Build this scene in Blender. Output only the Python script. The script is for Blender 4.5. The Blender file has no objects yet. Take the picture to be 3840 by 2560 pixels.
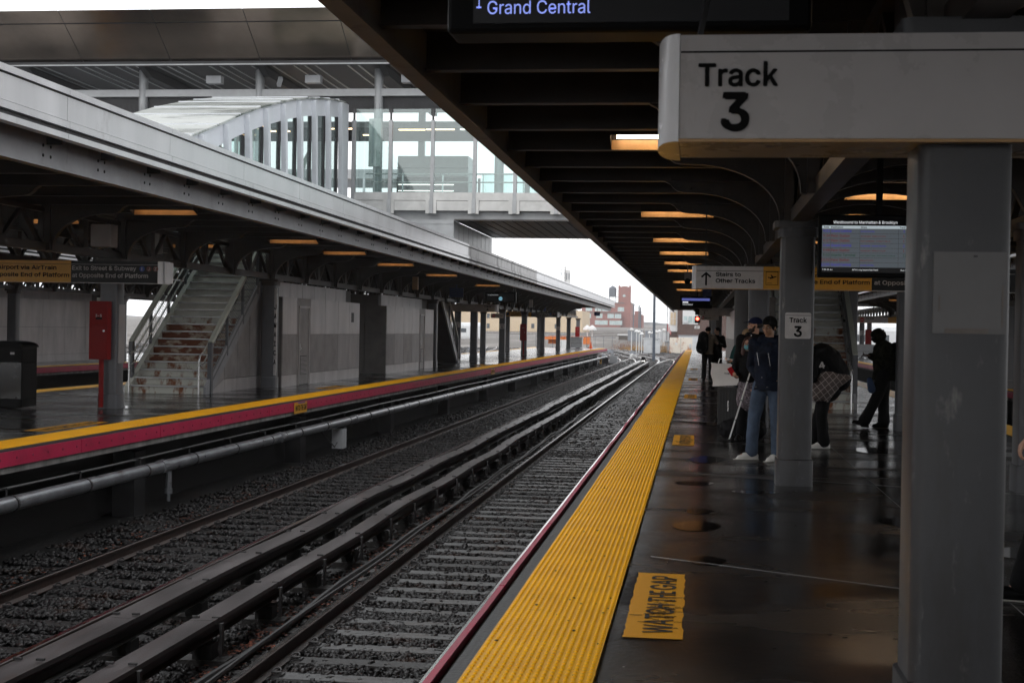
import bpy, bmesh, math, random
import numpy as np
from mathutils import Vector, Matrix
random.seed(7); rng = np.random.default_rng(11)
R = math.radians; PI = math.pi
S = bpy.context.scene; COL = S.collection

# ------------------------------------------------------------ camera, sky, sun, exposure
cd = bpy.data.cameras.new('camera'); cam = bpy.data.objects.new('camera', cd); COL.objects.link(cam)
cam.matrix_world = Matrix.Translation((0, 0, 1.6)) @ Matrix.Rotation(R(7.42), 4, 'Z') @ Matrix.Rotation(PI/2 + R(-.465), 4, 'X') @ Matrix.Rotation(R(1.0), 4, 'Z')
cd.sensor_width = 36; cd.lens = 50.0; cd.clip_start = .05; cd.clip_end = 6000
cd.dof.use_dof = True; cd.dof.focus_distance = 20; cd.dof.aperture_fstop = 6.3
S.camera = cam
S.view_settings.view_transform = 'Standard'; S.view_settings.look = 'None'
S.view_settings.exposure = 0.32; S.view_settings.gamma = 1
W = bpy.data.worlds.new('World'); S.world = W; W.use_nodes = True
nt = W.node_tree; nt.nodes.clear()
sky = nt.nodes.new('ShaderNodeTexSky'); sky.sky_type = 'NISHITA'; sky.sun_disc = False
sky.sun_elevation = R(32); sky.sun_rotation = R(200); sky.dust_density = 4; sky.air_density = 1.5
hs = nt.nodes.new('ShaderNodeHueSaturation'); hs.inputs['Saturation'].default_value = .25
mx = nt.nodes.new('ShaderNodeMix'); mx.data_type = 'RGBA'; mx.inputs[0].default_value = .85
mx.inputs[7].default_value = (14.6, 14.8, 15.1, 1)
bg = nt.nodes.new('ShaderNodeBackground'); bg.inputs[1].default_value = .10
wo = nt.nodes.new('ShaderNodeOutputWorld')
nt.links.new(sky.outputs[0], hs.inputs['Color']); nt.links.new(hs.outputs[0], mx.inputs[6])
nt.links.new(mx.outputs[2], bg.inputs[0]); nt.links.new(bg.outputs[0], wo.inputs[0])
sl = bpy.data.lights.new('sun', 'SUN'); sl.energy = .5; sl.angle = R(25); sl.color = (1, .96, .92)
so = bpy.data.objects.new('sun', sl); COL.objects.link(so)
so.rotation_euler = (R(58), 0, R(-20))
S.cycles.max_bounces = 8; S.cycles.volume_bounces = 2; S.cycles.volume_step_rate = 4; S.cycles.diffuse_bounces = 4; S.cycles.glossy_bounces = 4; S.cycles.transmission_bounces = 6; S.cycles.transparent_max_bounces = 12
S.cycles.use_denoising = True; S.cycles.sample_clamp_indirect = 6; S.cycles.caustics_reflective = False; S.cycles.caustics_refractive = False
S.cycles.use_adaptive_sampling = True; S.cycles.adaptive_threshold = .02

# ------------------------------------------------------------ materials
M = {}
def mat(name, c, rough=.6, metal=0, var=.18, sc=3.0, bump=0, bsc=None, c2=None, thr=None, spec=.5, emit=0, wet=None, streak=False, tr=0, coat=0, dirt=None):
    m = bpy.data.materials.new(name); m.use_nodes = True; n = m.node_tree; b = n.nodes['Principled BSDF']
    L = n.links.new
    b.inputs['Roughness'].default_value = rough; b.inputs['Metallic'].default_value = metal
    b.inputs['Specular IOR Level'].default_value = spec
    if coat: b.inputs['Coat Weight'].default_value = coat; b.inputs['Coat Roughness'].default_value = .12
    tc = n.nodes.new('ShaderNodeTexCoord'); mp = n.nodes.new('ShaderNodeMapping')
    L(tc.outputs['Object'], mp.inputs[0])
    if streak: mp.inputs['Scale'].default_value = (1, 1, .14) if streak is True else streak
    ns = n.nodes.new('ShaderNodeTexNoise'); ns.inputs['Scale'].default_value = sc; ns.inputs['Detail'].default_value = 6; ns.inputs['Roughness'].default_value = .62
    L(mp.outputs[0], ns.inputs['Vector'])
    rp = n.nodes.new('ShaderNodeValToRGB'); L(ns.outputs[0], rp.inputs[0])
    e = rp.color_ramp.elements
    if c2 is None:
        a = [max(0, x*(1-var*1.4)) for x in c]; d = [min(1, x*(1+var)) for x in c]
        e[0].position = .3; e[1].position = .72; e[0].color = (*a, 1); e[1].color = (*d, 1)
    else:
        t = thr or .5; e[0].position = max(0, t-.06); e[1].position = min(1, t+.06); e[0].color = (*c, 1); e[1].color = (*c2, 1)
        for k, s in ((0, 1-var), (1, 1)):
            pass
    base = rp.outputs[0]
    if dirt:   # (colour, scale, threshold, softness, stretch): worn or stained patches
        for (dc, ds, dt, dw, dm) in (dirt if isinstance(dirt, list) else [dirt]):
            m3 = n.nodes.new('ShaderNodeMapping'); m3.inputs['Scale'].default_value = dm; m3.inputs['Location'].default_value = (3.1, 7.7, 1.3); L(tc.outputs['Object'], m3.inputs[0])
            n3 = n.nodes.new('ShaderNodeTexNoise'); n3.inputs['Scale'].default_value = ds; n3.inputs['Detail'].default_value = 7; n3.inputs['Roughness'].default_value = .7; L(m3.outputs[0], n3.inputs['Vector'])
            r3 = n.nodes.new('ShaderNodeMapRange'); r3.inputs['From Min'].default_value = dt; r3.inputs['From Max'].default_value = dt+dw; L(n3.outputs[0], r3.inputs[0])
            x3 = n.nodes.new('ShaderNodeMix'); x3.data_type = 'RGBA'; x3.inputs[7].default_value = (*dc, 1); L(r3.outputs[0], x3.inputs[0]); L(base, x3.inputs[6]); base = x3.outputs[2]
    L(base, b.inputs['Base Color'])
    if wet:
        w2 = n.nodes.new('ShaderNodeTexNoise'); w2.inputs['Scale'].default_value = wet[0]; w2.inputs['Detail'].default_value = 4
        mp2 = n.nodes.new('ShaderNodeMapping'); mp2.inputs['Scale'].default_value = wet[3] if len(wet) > 3 else (1, 1, 1); L(tc.outputs['Object'], mp2.inputs[0]); L(mp2.outputs[0], w2.inputs['Vector'])
        mr = n.nodes.new('ShaderNodeMapRange'); mr.inputs['From Min'].default_value = .38; mr.inputs['From Max'].default_value = .62
        mr.inputs['To Min'].default_value = wet[1]; mr.inputs['To Max'].default_value = wet[2]
        L(w2.outputs[0], mr.inputs[0]); L(mr.outputs[0], b.inputs['Roughness'])
    else:
        mr = n.nodes.new('ShaderNodeMapRange'); mr.inputs['To Min'].default_value = max(.03, rough-.09); mr.inputs['To Max'].default_value = min(1, rough+.09)
        L(ns.outputs[0], mr.inputs[0]); L(mr.outputs[0], b.inputs['Roughness'])
    if bump:
        bn = n.nodes.new('ShaderNodeTexNoise'); bn.inputs['Scale'].default_value = bsc or sc*4; bn.inputs['Detail'].default_value = 5
        L(mp.outputs[0] if not streak else tc.outputs['Object'], bn.inputs['Vector'])
        bu = n.nodes.new('ShaderNodeBump'); bu.inputs['Strength'].default_value = bump; bu.inputs['Distance'].default_value = .02
        L(bn.outputs[0], bu.inputs['Height']); L(bu.outputs[0], b.inputs['Normal'])
    if emit: b.inputs['Emission Color'].default_value = (*c, 1); b.inputs['Emission Strength'].default_value = emit
    if tr: b.inputs['Transmission Weight'].default_value = tr
    M[name] = m; return m
def glass(name, c, a, rough=.03):
    m = bpy.data.materials.new(name); m.use_nodes = True; n = m.node_tree; n.nodes.clear(); L = n.links.new
    o = n.nodes.new('ShaderNodeOutputMaterial'); t = n.nodes.new('ShaderNodeBsdfTransparent'); g = n.nodes.new('ShaderNodeBsdfGlossy')
    t.inputs[0].default_value = (*c, 1); g.inputs['Roughness'].default_value = rough; g.inputs[0].default_value = (.8, .87, .87, 1)
    d = n.nodes.new('ShaderNodeBsdfDiffuse'); d.inputs[0].default_value = (.55, .66, .64, 1)
    mx = n.nodes.new('ShaderNodeMixShader'); mx.inputs[0].default_value = a
    m2 = n.nodes.new('ShaderNodeMixShader'); m2.inputs[0].default_value = .12
    L(g.outputs[0], mx.inputs[2]); L(t.outputs[0], mx.inputs[1]); L(mx.outputs[0], m2.inputs[1]); L(d.outputs[0], m2.inputs[2]); L(m2.outputs[0], o.inputs[0])
    M[name] = m; return m
mat('wet_concrete', (.0115, .0105, .0105), .3, var=.3, sc=1.4, bump=.10, bsc=34, wet=(.8, .05, .30, (.6, 1.2, 1)), spec=.55, dirt=[((.035, .031, .029), 1.1, .58, .12, (1, 1, 1)), ((.003, .003, .003), 13, .70, .03, (1, 1, 1)), ((.07, .065, .06), 22, .74, .03, (1, 1, 1))])
mat('curb_concrete', (.05, .05, .052), .45, var=.3, sc=6, bump=.3, bsc=40)
mat('rough_concrete', (.20, .19, .18), .8, var=.4, sc=4, bump=.5, bsc=25, streak=True)
mat('tactile_yellow', (.98, .475, .008), .36, var=.10, sc=2.2, spec=.22, dirt=[((.35, .16, .01), 4, .62, .25, (1, 1, 1)), ((.05, .03, .012), 30, .73, .03, (1, 1, 1))])
mat('paint_yellow', (.80, .36, .012), .45, c2=(.10, .05, .015), thr=.70, sc=22, spec=.3)
mat('marking_black', (.02, .018, .018), .6)
mat('edge_red', (.42, .015, .062), .42, var=.16, sc=3, dirt=[((.16, .02, .035), 4, .58, .2, (1, .5, 2)), ((.30, .24, .22), 30, .72, .03, (1, .3, 2))])
mat('edge_red_dark', (.22, .02, .05), .5)
mat('rubber', (.016, .016, .017), .5)
mat('steel_grey', (.10, .102, .112), .38, var=.10, sc=2.5, bump=.03, spec=.5, dirt=[((.05, .047, .045), 3, .58, .2, (1, 1, .25)), ((.10, .035, .015), 26, .72, .04, (1, 1, .4))])
mat('steel_scuffed', (.054, .054, .059), .36, var=.14, sc=2.2, bump=.05, bsc=14, dirt=[((.17, .165, .16), 11, .60, .12, (1, 1, .35)), ((.03, .026, .024), 2.2, .58, .2, (1, 1, .3)), ((.10, .035, .015), 30, .74, .04, (1, 1, .5))])
mat('steel_light', (.45, .46, .48), .45, var=.1, sc=2)
mat('canopy_steel', (.042, .031, .025), .42, var=.3, sc=2)
mat('canopy_deck', (.024, .018, .015), .62, var=.3, sc=1.5)
mat('girder_grey', (.30, .30, .315), .5, var=.16, sc=2, dirt=[((.12, .11, .105), 3, .58, .2, (1, 1, .4))])
mat('fascia_metal', (.66, .66, .675), .33, metal=.55, var=.1, sc=1.3, streak=True, dirt=((.34, .33, .33), 2.2, .60, .2, (1, .5, .3)))
mat('fascia_stain', (.42, .41, .41), .45, metal=.3, sc=2.3, c2=(.15, .145, .145), thr=.58, streak=(.8, .8, .22))
mat('black', (.004, .004, .0045), .45, spec=.1)
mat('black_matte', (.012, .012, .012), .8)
mat('joint_dark', (.05, .05, .052), .6)
mat('amber_paint', (.50, .30, .13), .45, var=.15, sc=5)
mat('lamp_tube', (1, .72, .46), .5, emit=15, var=0)
mat('lamp_far', (1, .66, .38), .5, emit=4.5, var=0)
mat('lamp_white', (1, .97, .92), .5, emit=3, var=0)
mat('rail_rust', (.05, .032, .027), .5, var=.3, sc=6, bump=.2, dirt=((.055, .028, .018), 5, .55, .15, (1, .3, 1)))
mat('rail_head', (.66, .65, .65), .16, metal=1, var=.15, sc=9)
mat('cover_board', (.085, .075, .076), .33, var=.45, sc=5, bump=.12, bsc=60, streak=(1, .1, 1), dirt=[((.05, .022, .016), 3, .52, .2, (1, .25, 1)), ((.16, .15, .15), 22, .70, .04, (1, .2, 1))])
mat('tie_wood', (.084, .084, .085), .42, var=.42, sc=7, bump=.5, bsc=30, streak=(.15, 1, 1), dirt=[((.045, .03, .024), 3, .54, .16, (.5, 1, 1))])
mat('tie_dark', (.019, .017, .0165), .5, var=.4, sc=7, bump=.5, bsc=30, streak=(.15, 1, 1))
mat('ballast', (.013, .0125, .0125), .6, var=.6, sc=14, bump=1, bsc=22, dirt=((.03, .014, .009), 1.6, .56, .14, (1, 1, 1)))
mat('stone', (.021, .0195, .020), .4, var=.8, sc=5, spec=.35, dirt=[((.040, .018, .011), 1.6, .56, .12, (1, 1, 1)), ((.085, .083, .08), 7, .62, .06, (1, 1, 1))])
mat('yard_ground', (.07, .06, .055), .6, c2=(.15, .125, .11), sc=.22, thr=.52, bump=1, bsc=3)
mat('leaf_litter', (.20, .05, .02), .6, var=.7, sc=9)
mat('iron_dark', (.035, .033, .034), .45)
mat('pipe_grey', (.26, .27, .29), .3, metal=.6, var=.28, sc=3, dirt=[((.10, .07, .055), 5, .57, .14, (1, .4, 1)), ((.45, .45, .44), 14, .68, .06, (1, .3, 1))])
mat('stair_white', (.62, .62, .56), .6, c2=(.22, .07, .02), sc=4.5, thr=.56, streak=(1.0, 1, .55))
mat('stair_rusty', (.16, .042, .012), .65, c2=(.50, .42, .33), sc=4.5, thr=.56, streak=(.6, 1, 1.2))
mat('stair_clean', (.60, .60, .54), .6, var=.14, sc=3)
mat('tread_dark', (.045, .043, .04), .4, var=.2, sc=9)
mat('tread_edge', (.38, .38, .38), .35, metal=.5)
mat('rail_cream', (.50, .52, .46), .45, var=.08)
mat('stainless', (.60, .60, .60), .28, metal=.75, var=.06)
mat('mesh_dark', (.05, .05, .05), .5)
mat('panel_light', (.46, .43, .43), .36, metal=.25, var=.2, sc=1.4, streak=(1, 1, .35))
mat('panel_mid', (.34, .32, .32), .45, metal=.2, var=.22, sc=1.6, streak=(1, 1, .35))
mat('panel_dark', (.115, .105, .10), .55, var=.25, sc=2)
mat('sign_white', (.50, .475, .47), .28, var=.05, spec=.5, dirt=[((.30, .26, .23), 3, .60, .25, (1, 1, .3))])
mat('sign_white2', (.74, .74, .76), .25, var=.04)
mat('sign_yellow', (.62, .30, .01), .35, var=.06)
mat('sign_black', (.005, .005, .0055), .4, spec=.3)
mat('letter_black', (.003, .003, .003), .7, spec=.15)
mat('letter_grey', (.45, .42, .41), .5)
mat('red_box', (.20, .0015, .002), .5, var=.1, spec=.25)
mat('bin_window', (.013, .013, .015), .15, var=.4, sc=4)
for nm, c, e in (('screen_grey', (.17, .20, .23), .24), ('screen_head', (.50, .58, .62), .5), ('screen_blue', (.07, .06, .48), .35), ('screen_red', (.22, .03, .035), .3), ('screen_green', (.02, .10, .05), .3), ('screen_dark', (.006, .006, .008), .05), ('screen_white', (.7, .72, .75), .8), ('screen_violet', (.26, .33, .85), .8), ('screen_bar', (.11, .13, .42), .6), ('screen_amber', (.9, .45, .1), .3)):
    mat(nm, c, .4, emit=e, var=0)
mat('logo_blue', (.25, .55, .7), .4, emit=.6, var=0)
mat('bullet_blue', (.01, .06, .30), .4); mat('bullet_brown', (.13, .03, .02), .4); mat('bullet_red', (.5, .01, .02), .4)
mat('bridge_fascia', (.33, .265, .215), .20, metal=1, var=.35, sc=.22)
mat('bridge_grey', (.33, .34, .35), .4, metal=.2, var=.15, sc=2)
mat('bridge_light', (.50, .50, .49), .42, metal=.2, var=.14, sc=2.5)
mat('bridge_dark', (.026, .026, .028), .7, var=.3, sc=2)
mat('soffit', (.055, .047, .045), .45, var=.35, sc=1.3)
mat('shaft_white', (.56, .585, .62), .42, var=.07, sc=1.5)
mat('shaft_roof', (.40, .42, .40), .25, c2=(.09, .105, .092), sc=1.1, thr=.53, streak=(.35, 1, 1))
glass('glass_bridge', (.70, .86, .84), .16); glass('glass_shaft', (.66, .80, .78), .2); glass('bin_glass', (.4, .4, .42), .10, .2)
# ------------------------------------------------------------ mesh helpers
ORG = {}
class MB:
    def __init__(s): s.v = []; s.f = []; s.m = []; s.k = 0; s.mats = []
    def use(s, name):
        if name not in s.mats: s.mats.append(name)
        s.k = s.mats.index(name); return s
    def add(s, vs, fs):
        o = len(s.v); s.v += [tuple(v) for v in vs]; s.f += [tuple(i+o for i in f) for f in fs]; s.m += [s.k]*len(fs); return s
    def box(s, x0, x1, y0, y1, z0, z1, T=None):
        vs = [(x, y, z) for z in (z0, z1) for y in (y0, y1) for x in (x0, x1)]
        if T: vs = [tuple(T @ Vector(v)) for v in vs]
        return s.add(vs, [(0, 2, 3, 1), (4, 5, 7, 6), (0, 1, 5, 4), (2, 6, 7, 3), (0, 4, 6, 2), (1, 3, 7, 5)])
    def beam(s, a, b, w, h, up=(0, 0, 1)):
        a = Vector(a); b = Vector(b); d = (b-a).normalized(); up = Vector(up); r = d.cross(up)
        if r.length < 1e-4: r = d.cross(Vector((1, 0, 0)))
        r.normalize(); u = r.cross(d)
        vs = [p + r*i*w/2 + u*j*h/2 for p in (a, b) for j in (-1, 1) for i in (-1, 1)]
        return s.add(vs, [(0, 2, 3, 1), (4, 5, 7, 6), (0, 1, 5, 4), (2, 6, 7, 3), (0, 4, 6, 2), (1, 3, 7, 5)])
    def ext(s, prof, axis, a, b, cap=True):
        # prof: 2d polygon; axis 'x': (y,z) pairs, 'y': (x,z), 'z': (x,y)
        n = len(prof); P = {'x': lambda p, t: (t, p[0], p[1]), 'y': lambda p, t: (p[0], t, p[1]), 'z': lambda p, t: (p[0], p[1], t)}[axis]
        vs = [P(p, a) for p in prof] + [P(p, b) for p in prof]
        fs = [(i, (i+1) % n, n+(i+1) % n, n+i) for i in range(n)]
        if cap: fs += [tuple(range(n))[::-1], tuple(range(n, 2*n))]
        return s.add(vs, fs)
    def tube(s, pts, r, n=8, cap=True):
        pts = [Vector(p) for p in pts]; rings = []
        rr = r if isinstance(r, (list, tuple)) else [r]*len(pts)
        ref = None
        for i, p in enumerate(pts):
            d = (pts[min(i+1, len(pts)-1)] - pts[max(i-1, 0)]).normalized()
            if ref is None:
                ref = Vector((0, 0, 1)) if abs(d.z) < .9 else Vector((1, 0, 0))
            u = d.cross(ref).normalized(); w = u.cross(d)
            ref = w.copy() if False else ref
            rings.append([p + (u*math.cos(2*PI*k/n) + w*math.sin(2*PI*k/n))*rr[i] for k in range(n)])
        o = [v for g in rings for v in g]; fs = []
        for i in range(len(pts)-1):
            for k in range(n): fs.append((i*n+k, i*n+(k+1) % n, (i+1)*n+(k+1) % n, (i+1)*n+k))
        if cap: fs += [tuple(range(n))[::-1], tuple((len(pts)-1)*n+k for k in range(n))]
        return s.add(o, fs)
    def ell(s, c, r, n=12, m=8, T=None):
        vs = []; fs = []
        for i in range(m+1):
            t = PI*i/m
            for k in range(n):
                a = 2*PI*k/n; p = Vector((r[0]*math.sin(t)*math.cos(a), r[1]*math.sin(t)*math.sin(a), r[2]*math.cos(t)))
                if T: p = T @ p
                vs.append(p + Vector(c))
        for i in range(m):
            for k in range(n): fs.append((i*n+k, (i+1)*n+k, (i+1)*n+(k+1) % n, i*n+(k+1) % n))
        return s.add(vs, fs)
    def cap(s, a, b, ra, rb, n=12, flat=None):
        # tapered capsule, closed; flat=(axisvec, factor) squeezes along an axis
        a = Vector(a); b = Vector(b); d = b-a; L = max(d.length, 1e-5); d = d/L
        ref = Vector((0, 0, 1)) if abs(d.z) < .9 else Vector((0, 1, 0)); u = d.cross(ref).normalized(); w = u.cross(d)
        st = [(-ra*math.cos(t), ra*math.sin(t)) for t in (0.02, .5, 1.0)] + [(0, ra), (L, rb)] + [(L+rb*math.cos(t), rb*math.sin(t)) for t in (1.0, .5, .02)]
        vs = []
        for h, r in st:
            for k in range(n):
                q = (u*math.cos(2*PI*k/n) + w*math.sin(2*PI*k/n))*r
                if flat: fa = Vector(flat[0]).normalized(); q = q - fa*q.dot(fa)*(1-flat[1])
                vs.append(a + d*h + q)
        m = len(st); fs = [(i*n+k, i*n+(k+1) % n, (i+1)*n+(k+1) % n, (i+1)*n+k) for i in range(m-1) for k in range(n)]
        fs += [tuple(range(n))[::-1], tuple((m-1)*n+k for k in range(n))]
        return s.add(vs, fs)
    def quad(s, a, b, c, d): return s.add([a, b, c, d], [(0, 1, 2, 3)])
    def text(s, st, o, h, w=None, bold=.0, right=(1, 0, 0), up=(0, 0, 1), align='L'):
        vs, fs, bb = text_geo(st, bold); rx = Vector(right); u = Vector(up); o = Vector(o)
        sy = h/CAPH; sx = sy if w is None else w/max(bb[1]-bb[0], 1e-3)
        ox = 0 if align == 'L' else -(bb[1]-bb[0])*sx*(.5 if align == 'C' else 1)
        nn = rx.cross(u).normalized(); e = bold*.9*sy
        for i, (a, c) in enumerate([(0, 0)] if bold < .005 else [(0, 0), (1, .4), (-1, -.4), (.4, -1), (-.4, 1), (.8, -.7), (-.8, .7)]):
            s.add([o + rx*((x-bb[0])*sx+ox+a*e) + u*(y*sy+c*e) + nn*i*.00012 for x, y in vs], fs)
        return s
    def build(s, name, root=None, smooth=False, bev=0):
        me = bpy.data.meshes.new(name); org = Vector((0, 0, 0))
        if root is not None: org = ORG.get(root.name, org)
        me.from_pydata([(v[0]-org[0], v[1]-org[1], v[2]-org[2]) for v in s.v], [], s.f)
        for m in s.mats: me.materials.append(M[m])
        me.polygons.foreach_set('material_index', s.m)
        if smooth: me.polygons.foreach_set('use_smooth', [True]*len(me.polygons))
        me.update()
        bm = bmesh.new(); bm.from_mesh(me); bmesh.ops.recalc_face_normals(bm, faces=bm.faces); bm.to_mesh(me); bm.free()
        if smooth: me.set_sharp_from_angle(angle=R(42))
        o = bpy.data.objects.new(name, me); COL.objects.link(o)
        if root is not None: o.parent = root; ORG[o.name] = org
        if bev:
            md = o.modifiers.new('bevel', 'BEVEL'); md.width = bev; md.segments = 2; md.limit_method = 'ANGLE'; md.angle_limit = R(40)
        return o
_T = {}
FONT = None
try:
    import os
    FONT = bpy.data.fonts.load(os.path.join(bpy.utils.resource_path('LOCAL'), 'datafiles', 'fonts', 'Inter.woff2'))
except Exception: FONT = None
FONT2 = None
try: FONT2 = bpy.data.fonts.load(os.path.join(bpy.utils.resource_path('LOCAL'), 'datafiles', 'fonts', 'Noto Sans CJK Regular.woff2'))
except Exception: FONT2 = None
CAPH = .509 if FONT else .682
def _raw(st, f):
    k = (st, f)
    if k in _T: return _T[k]
    c = bpy.data.curves.new('t', 'FONT'); c.body = st; c.size = 1; c.resolution_u = 3
    if f == 1 and FONT: c.font = FONT
    if f == 2: c.font = FONT2
    o = bpy.data.objects.new('t', c); me = o.to_mesh(); vs = [(v.co.x, v.co.y) for v in me.vertices]; fs = [tuple(q.vertices) for q in me.polygons]
    o.to_mesh_clear(); bpy.data.objects.remove(o); bpy.data.curves.remove(c)
    if f == 2: vs = [(x*1.98, y*1.98) for x, y in vs]
    _T[k] = (vs, fs); return _T[k]
def _adv(st, f):
    a = max(v[0] for v in _raw('|', f)[0]); return max(v[0] for v in _raw(st+'|', f)[0])-a
def text_geo(st, bold):
    if ('g', st) in _T: return _T[('g', st)]
    runs = []
    for ch in st:
        f = 2 if (ch in 'kKR4' and FONT and FONT2) else 1
        if runs and runs[-1][1] == f: runs[-1][0] += ch
        else: runs.append([ch, f])
    V = []; F = []; x = 0
    for s, f in runs:
        vs, fs = _raw(s, f); o = len(V); V += [(a+x, c) for a, c in vs]; F += [tuple(i+o for i in q) for q in fs]; x += _adv(s, f)
    xs = [v[0] for v in V]; _T[('g', st)] = (V, F, (min(xs), max(xs))); return _T[('g', st)]
def tag(o, label=None, cat=None, group=None, kind=None):
    if label: o['label'] = label
    if cat: o['category'] = cat
    if group: o['group'] = group
    if kind: o['kind'] = kind
    return o
def thing(name, label, cat, loc, group=None):
    o = bpy.data.objects.new(name, None); o.empty_display_size = .1; COL.objects.link(o); o.location = loc
    ORG[o.name] = Vector(loc); return tag(o, label, cat, group)
def one(mb, name, label, cat, base, group=None, smooth=False, bev=0):
    o = mb.build(name, None, smooth, bev); B = Vector(base)
    for v in o.data.vertices: v.co -= B
    o.location = B; return tag(o, label, cat, group)
def dup(root, loc, rz=None, label=None, group=None):
    def cp(o, par):
        c = o.copy(); COL.objects.link(c)
        for ch in o.children: d = cp(ch, c)
        if par is not None: c.parent = par; c.matrix_parent_inverse = o.matrix_parent_inverse.copy()
        return c
    r = cp(root, None); r.location = loc
    if rz is not None: r.rotation_euler = (0, 0, rz)
    if label: r['label'] = label
    if group: r['group'] = group
    ORG[r.name] = Vector(loc); return r
def structure(mb, name, smooth=False): o = mb.build(name, None, smooth); o['kind'] = 'structure'; return o
def npmesh(name, V, F, mt, root=None, smooth=False):
    me = bpy.data.meshes.new(name); me.vertices.add(len(V)); me.vertices.foreach_set('co', np.asarray(V, np.float32).ravel())
    k = F.shape[1]; me.loops.add(F.size); me.loops.foreach_set('vertex_index', F.astype(np.int32).ravel()); me.polygons.add(len(F))
    me.polygons.foreach_set('loop_start', (np.arange(len(F))*k).astype(np.int32)); me.polygons.foreach_set('loop_total', np.full(len(F), k, np.int32))
    if smooth: me.polygons.foreach_set('use_smooth', np.ones(len(F), bool))
    me.materials.append(M[mt]); me.update(calc_edges=True); me.validate()
    o = bpy.data.objects.new(name, me); COL.objects.link(o)
    if root is not None: o.parent = root; o.location = -ORG.get(root.name, Vector((0, 0, 0))); 
    return o
def arc(c, r, a0, a1, n): return [(c[0]+r*math.cos(a0+(a1-a0)*i/n), c[1]+r*math.sin(a0+(a1-a0)*i/n)) for i in range(n+1)]

RT = -1.25          # top of rail
TT = RT-.165        # top of ties
GZ = TT-.03         # ballast surface
XE, XL = -1.2, -8.4 # platform edges either side of the two tracks
# ------------------------------------------------------------ ground and platforms
g = MB().use('yard_ground'); g.add([(-900, -40, GZ-.06), (900, -40, GZ-.06), (900, 2500, GZ-.06), (-900, 2500, GZ-.06)], [(0, 1, 2, 3)]); structure(g, 'ground')
bb_ = MB().use('ballast')
nx, ny = 60, 420; ys = [2+(i/ny)**1.8*215 for i in range(ny+1)]; xs = [-9.6+9.2*i/nx for i in range(nx+1)]
vs = [(x, y, GZ-.012+random.uniform(-.012, .012)+.03*math.sin(x*3.1+y*.7)*math.sin(y*1.3)-(.10 if x < -8.0 else 0)*0) for y in ys for x in xs]
bb_.add(vs, [(j*(nx+1)+i, j*(nx+1)+i+1, (j+1)*(nx+1)+i+1, (j+1)*(nx+1)+i) for j in range(ny) for i in range(nx)]); structure(bb_, 'track_bed', True)

def platform(x0, x1, y0, y1, name='platform'):
    b = MB().use('wet_concrete'); b.box(x0+.14, x1-.14, y0, y1, -.20, 0)
    b.use('rough_concrete').box(x0+.03, x0+.14, y0, y1, -.285, -.205).box(x1-.14, x1-.03, y0, y1, -.285, -.205)
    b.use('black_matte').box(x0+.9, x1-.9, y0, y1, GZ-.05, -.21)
    o = structure(b, name); return o
pR = platform(-1.2, 5.9, -32, 131.5); pL = platform(-15.5, -8.4, -32, 134)
pFL = platform(-30, -22.7, -32, 112); pFR = platform(9.4, 16.5, -32, 118)
# legs under the platform edges
def legs(px, y0, y1, root):
    b = MB().use('bridge_dark')
    y = y0
    while y < y1:
        b.box(px-.18, px+.18, y, y+.45, GZ-.1, -.43); y += 9.48
    o = b.build('pier', root); return o
legs(-8.95, 12, 130, pL); legs(-.62, 4, 128, pR)

def wob(y): a = min(1, max(.18, (y-9)/20)); return .012+a*(.008+.009*math.sin(y*1.32+.4)+.006*math.sin(y*2.9)+.002*math.sin(y*6.1))
def strip(x0, x1, y0, y1, root, seam=1.2, off=0, wb=True):
    w = wob if wb else (lambda y: 0)
    b = MB().use('tactile_yellow'); y = y0+off
    while y < y1:
        ye = min(y+seam-.008, y1); n = 6
        t = [y+(ye-y)*i/n for i in range(n+1)]
        vs = [(x, yy, .006+w(yy)) for yy in t for x in (x0, x1)] + [(x, yy, -.02) for yy in (y, ye) for x in (x0, x1)]
        b.add(vs, [(2*i, 2*i+1, 2*i+3, 2*i+2) for i in range(n)] + [(0, 1, 15, 14), (12, 13, 17, 16)]); y += seam
    # raised side lip
    return b.build('tactile_paving', root)
def domes(x0, cols, pitch, y0, y1, root, n=8, wb=True, ry=.060, sc=1.0):
    P = []
    for c in range(cols):
        yy = np.arange(y0 + (ry/2 if c % 2 else 0), y1, ry); P.append(np.stack([np.full(len(yy), x0+pitch*(c+.5)), yy], 1))
    P = np.concatenate(P); z = (np.array([wob(t) for t in P[:, 1]]) if wb else np.zeros(len(P)))+.006
    a = np.arange(n)*2*PI/n
    prof = [(.0112*sc, 0), (.0095*sc, .0055), (.0055*sc, .0082)]
    L = [np.stack([np.cos(a)*r, np.sin(a)*r, np.full(n, h)], 1) for r, h in prof] + [np.array([[0, 0, .0087]])]
    L = np.concatenate(L); N = len(L)
    V = (L[None] + np.concatenate([P, z[:, None]], 1)[:, None, :]).reshape(-1, 3)
    F = []
    for k in range(2):
        for i in range(n): F += [(k*n+i, k*n+(i+1) % n, (k+1)*n+(i+1) % n), (k*n+i, (k+1)*n+(i+1) % n, (k+1)*n+i)]
    for i in range(n): F.append((2*n+i, 2*n+(i+1) % n, 3*n))
    F = np.array(F); F = (F[None] + (np.arange(len(P))*N)[:, None, None]).reshape(-1, 3)
    o = npmesh('truncated_domes', V, F, 'tactile_yellow', root, True); return o
domesR = []
strip(-1.04, -.44, 2.1, 131.5, pR, off=.9); domes(-1.04+.0025, 17, .035, 4.5, 24, pR, 10); domes(-1.04+.0025, 17, .035, 24, 66, pR, 6); domes(-1.04+.0025, 17, .035, 66, 131, pR, 4)
strip(-9.16, -8.56, 8, 134, pL, wb=False); domes(-9.16+.0025, 17, .035, 14, 62, pL, 5, False); domes(-9.16, 17, .035, 62, 133, pL, 4, False, .12)
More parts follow.
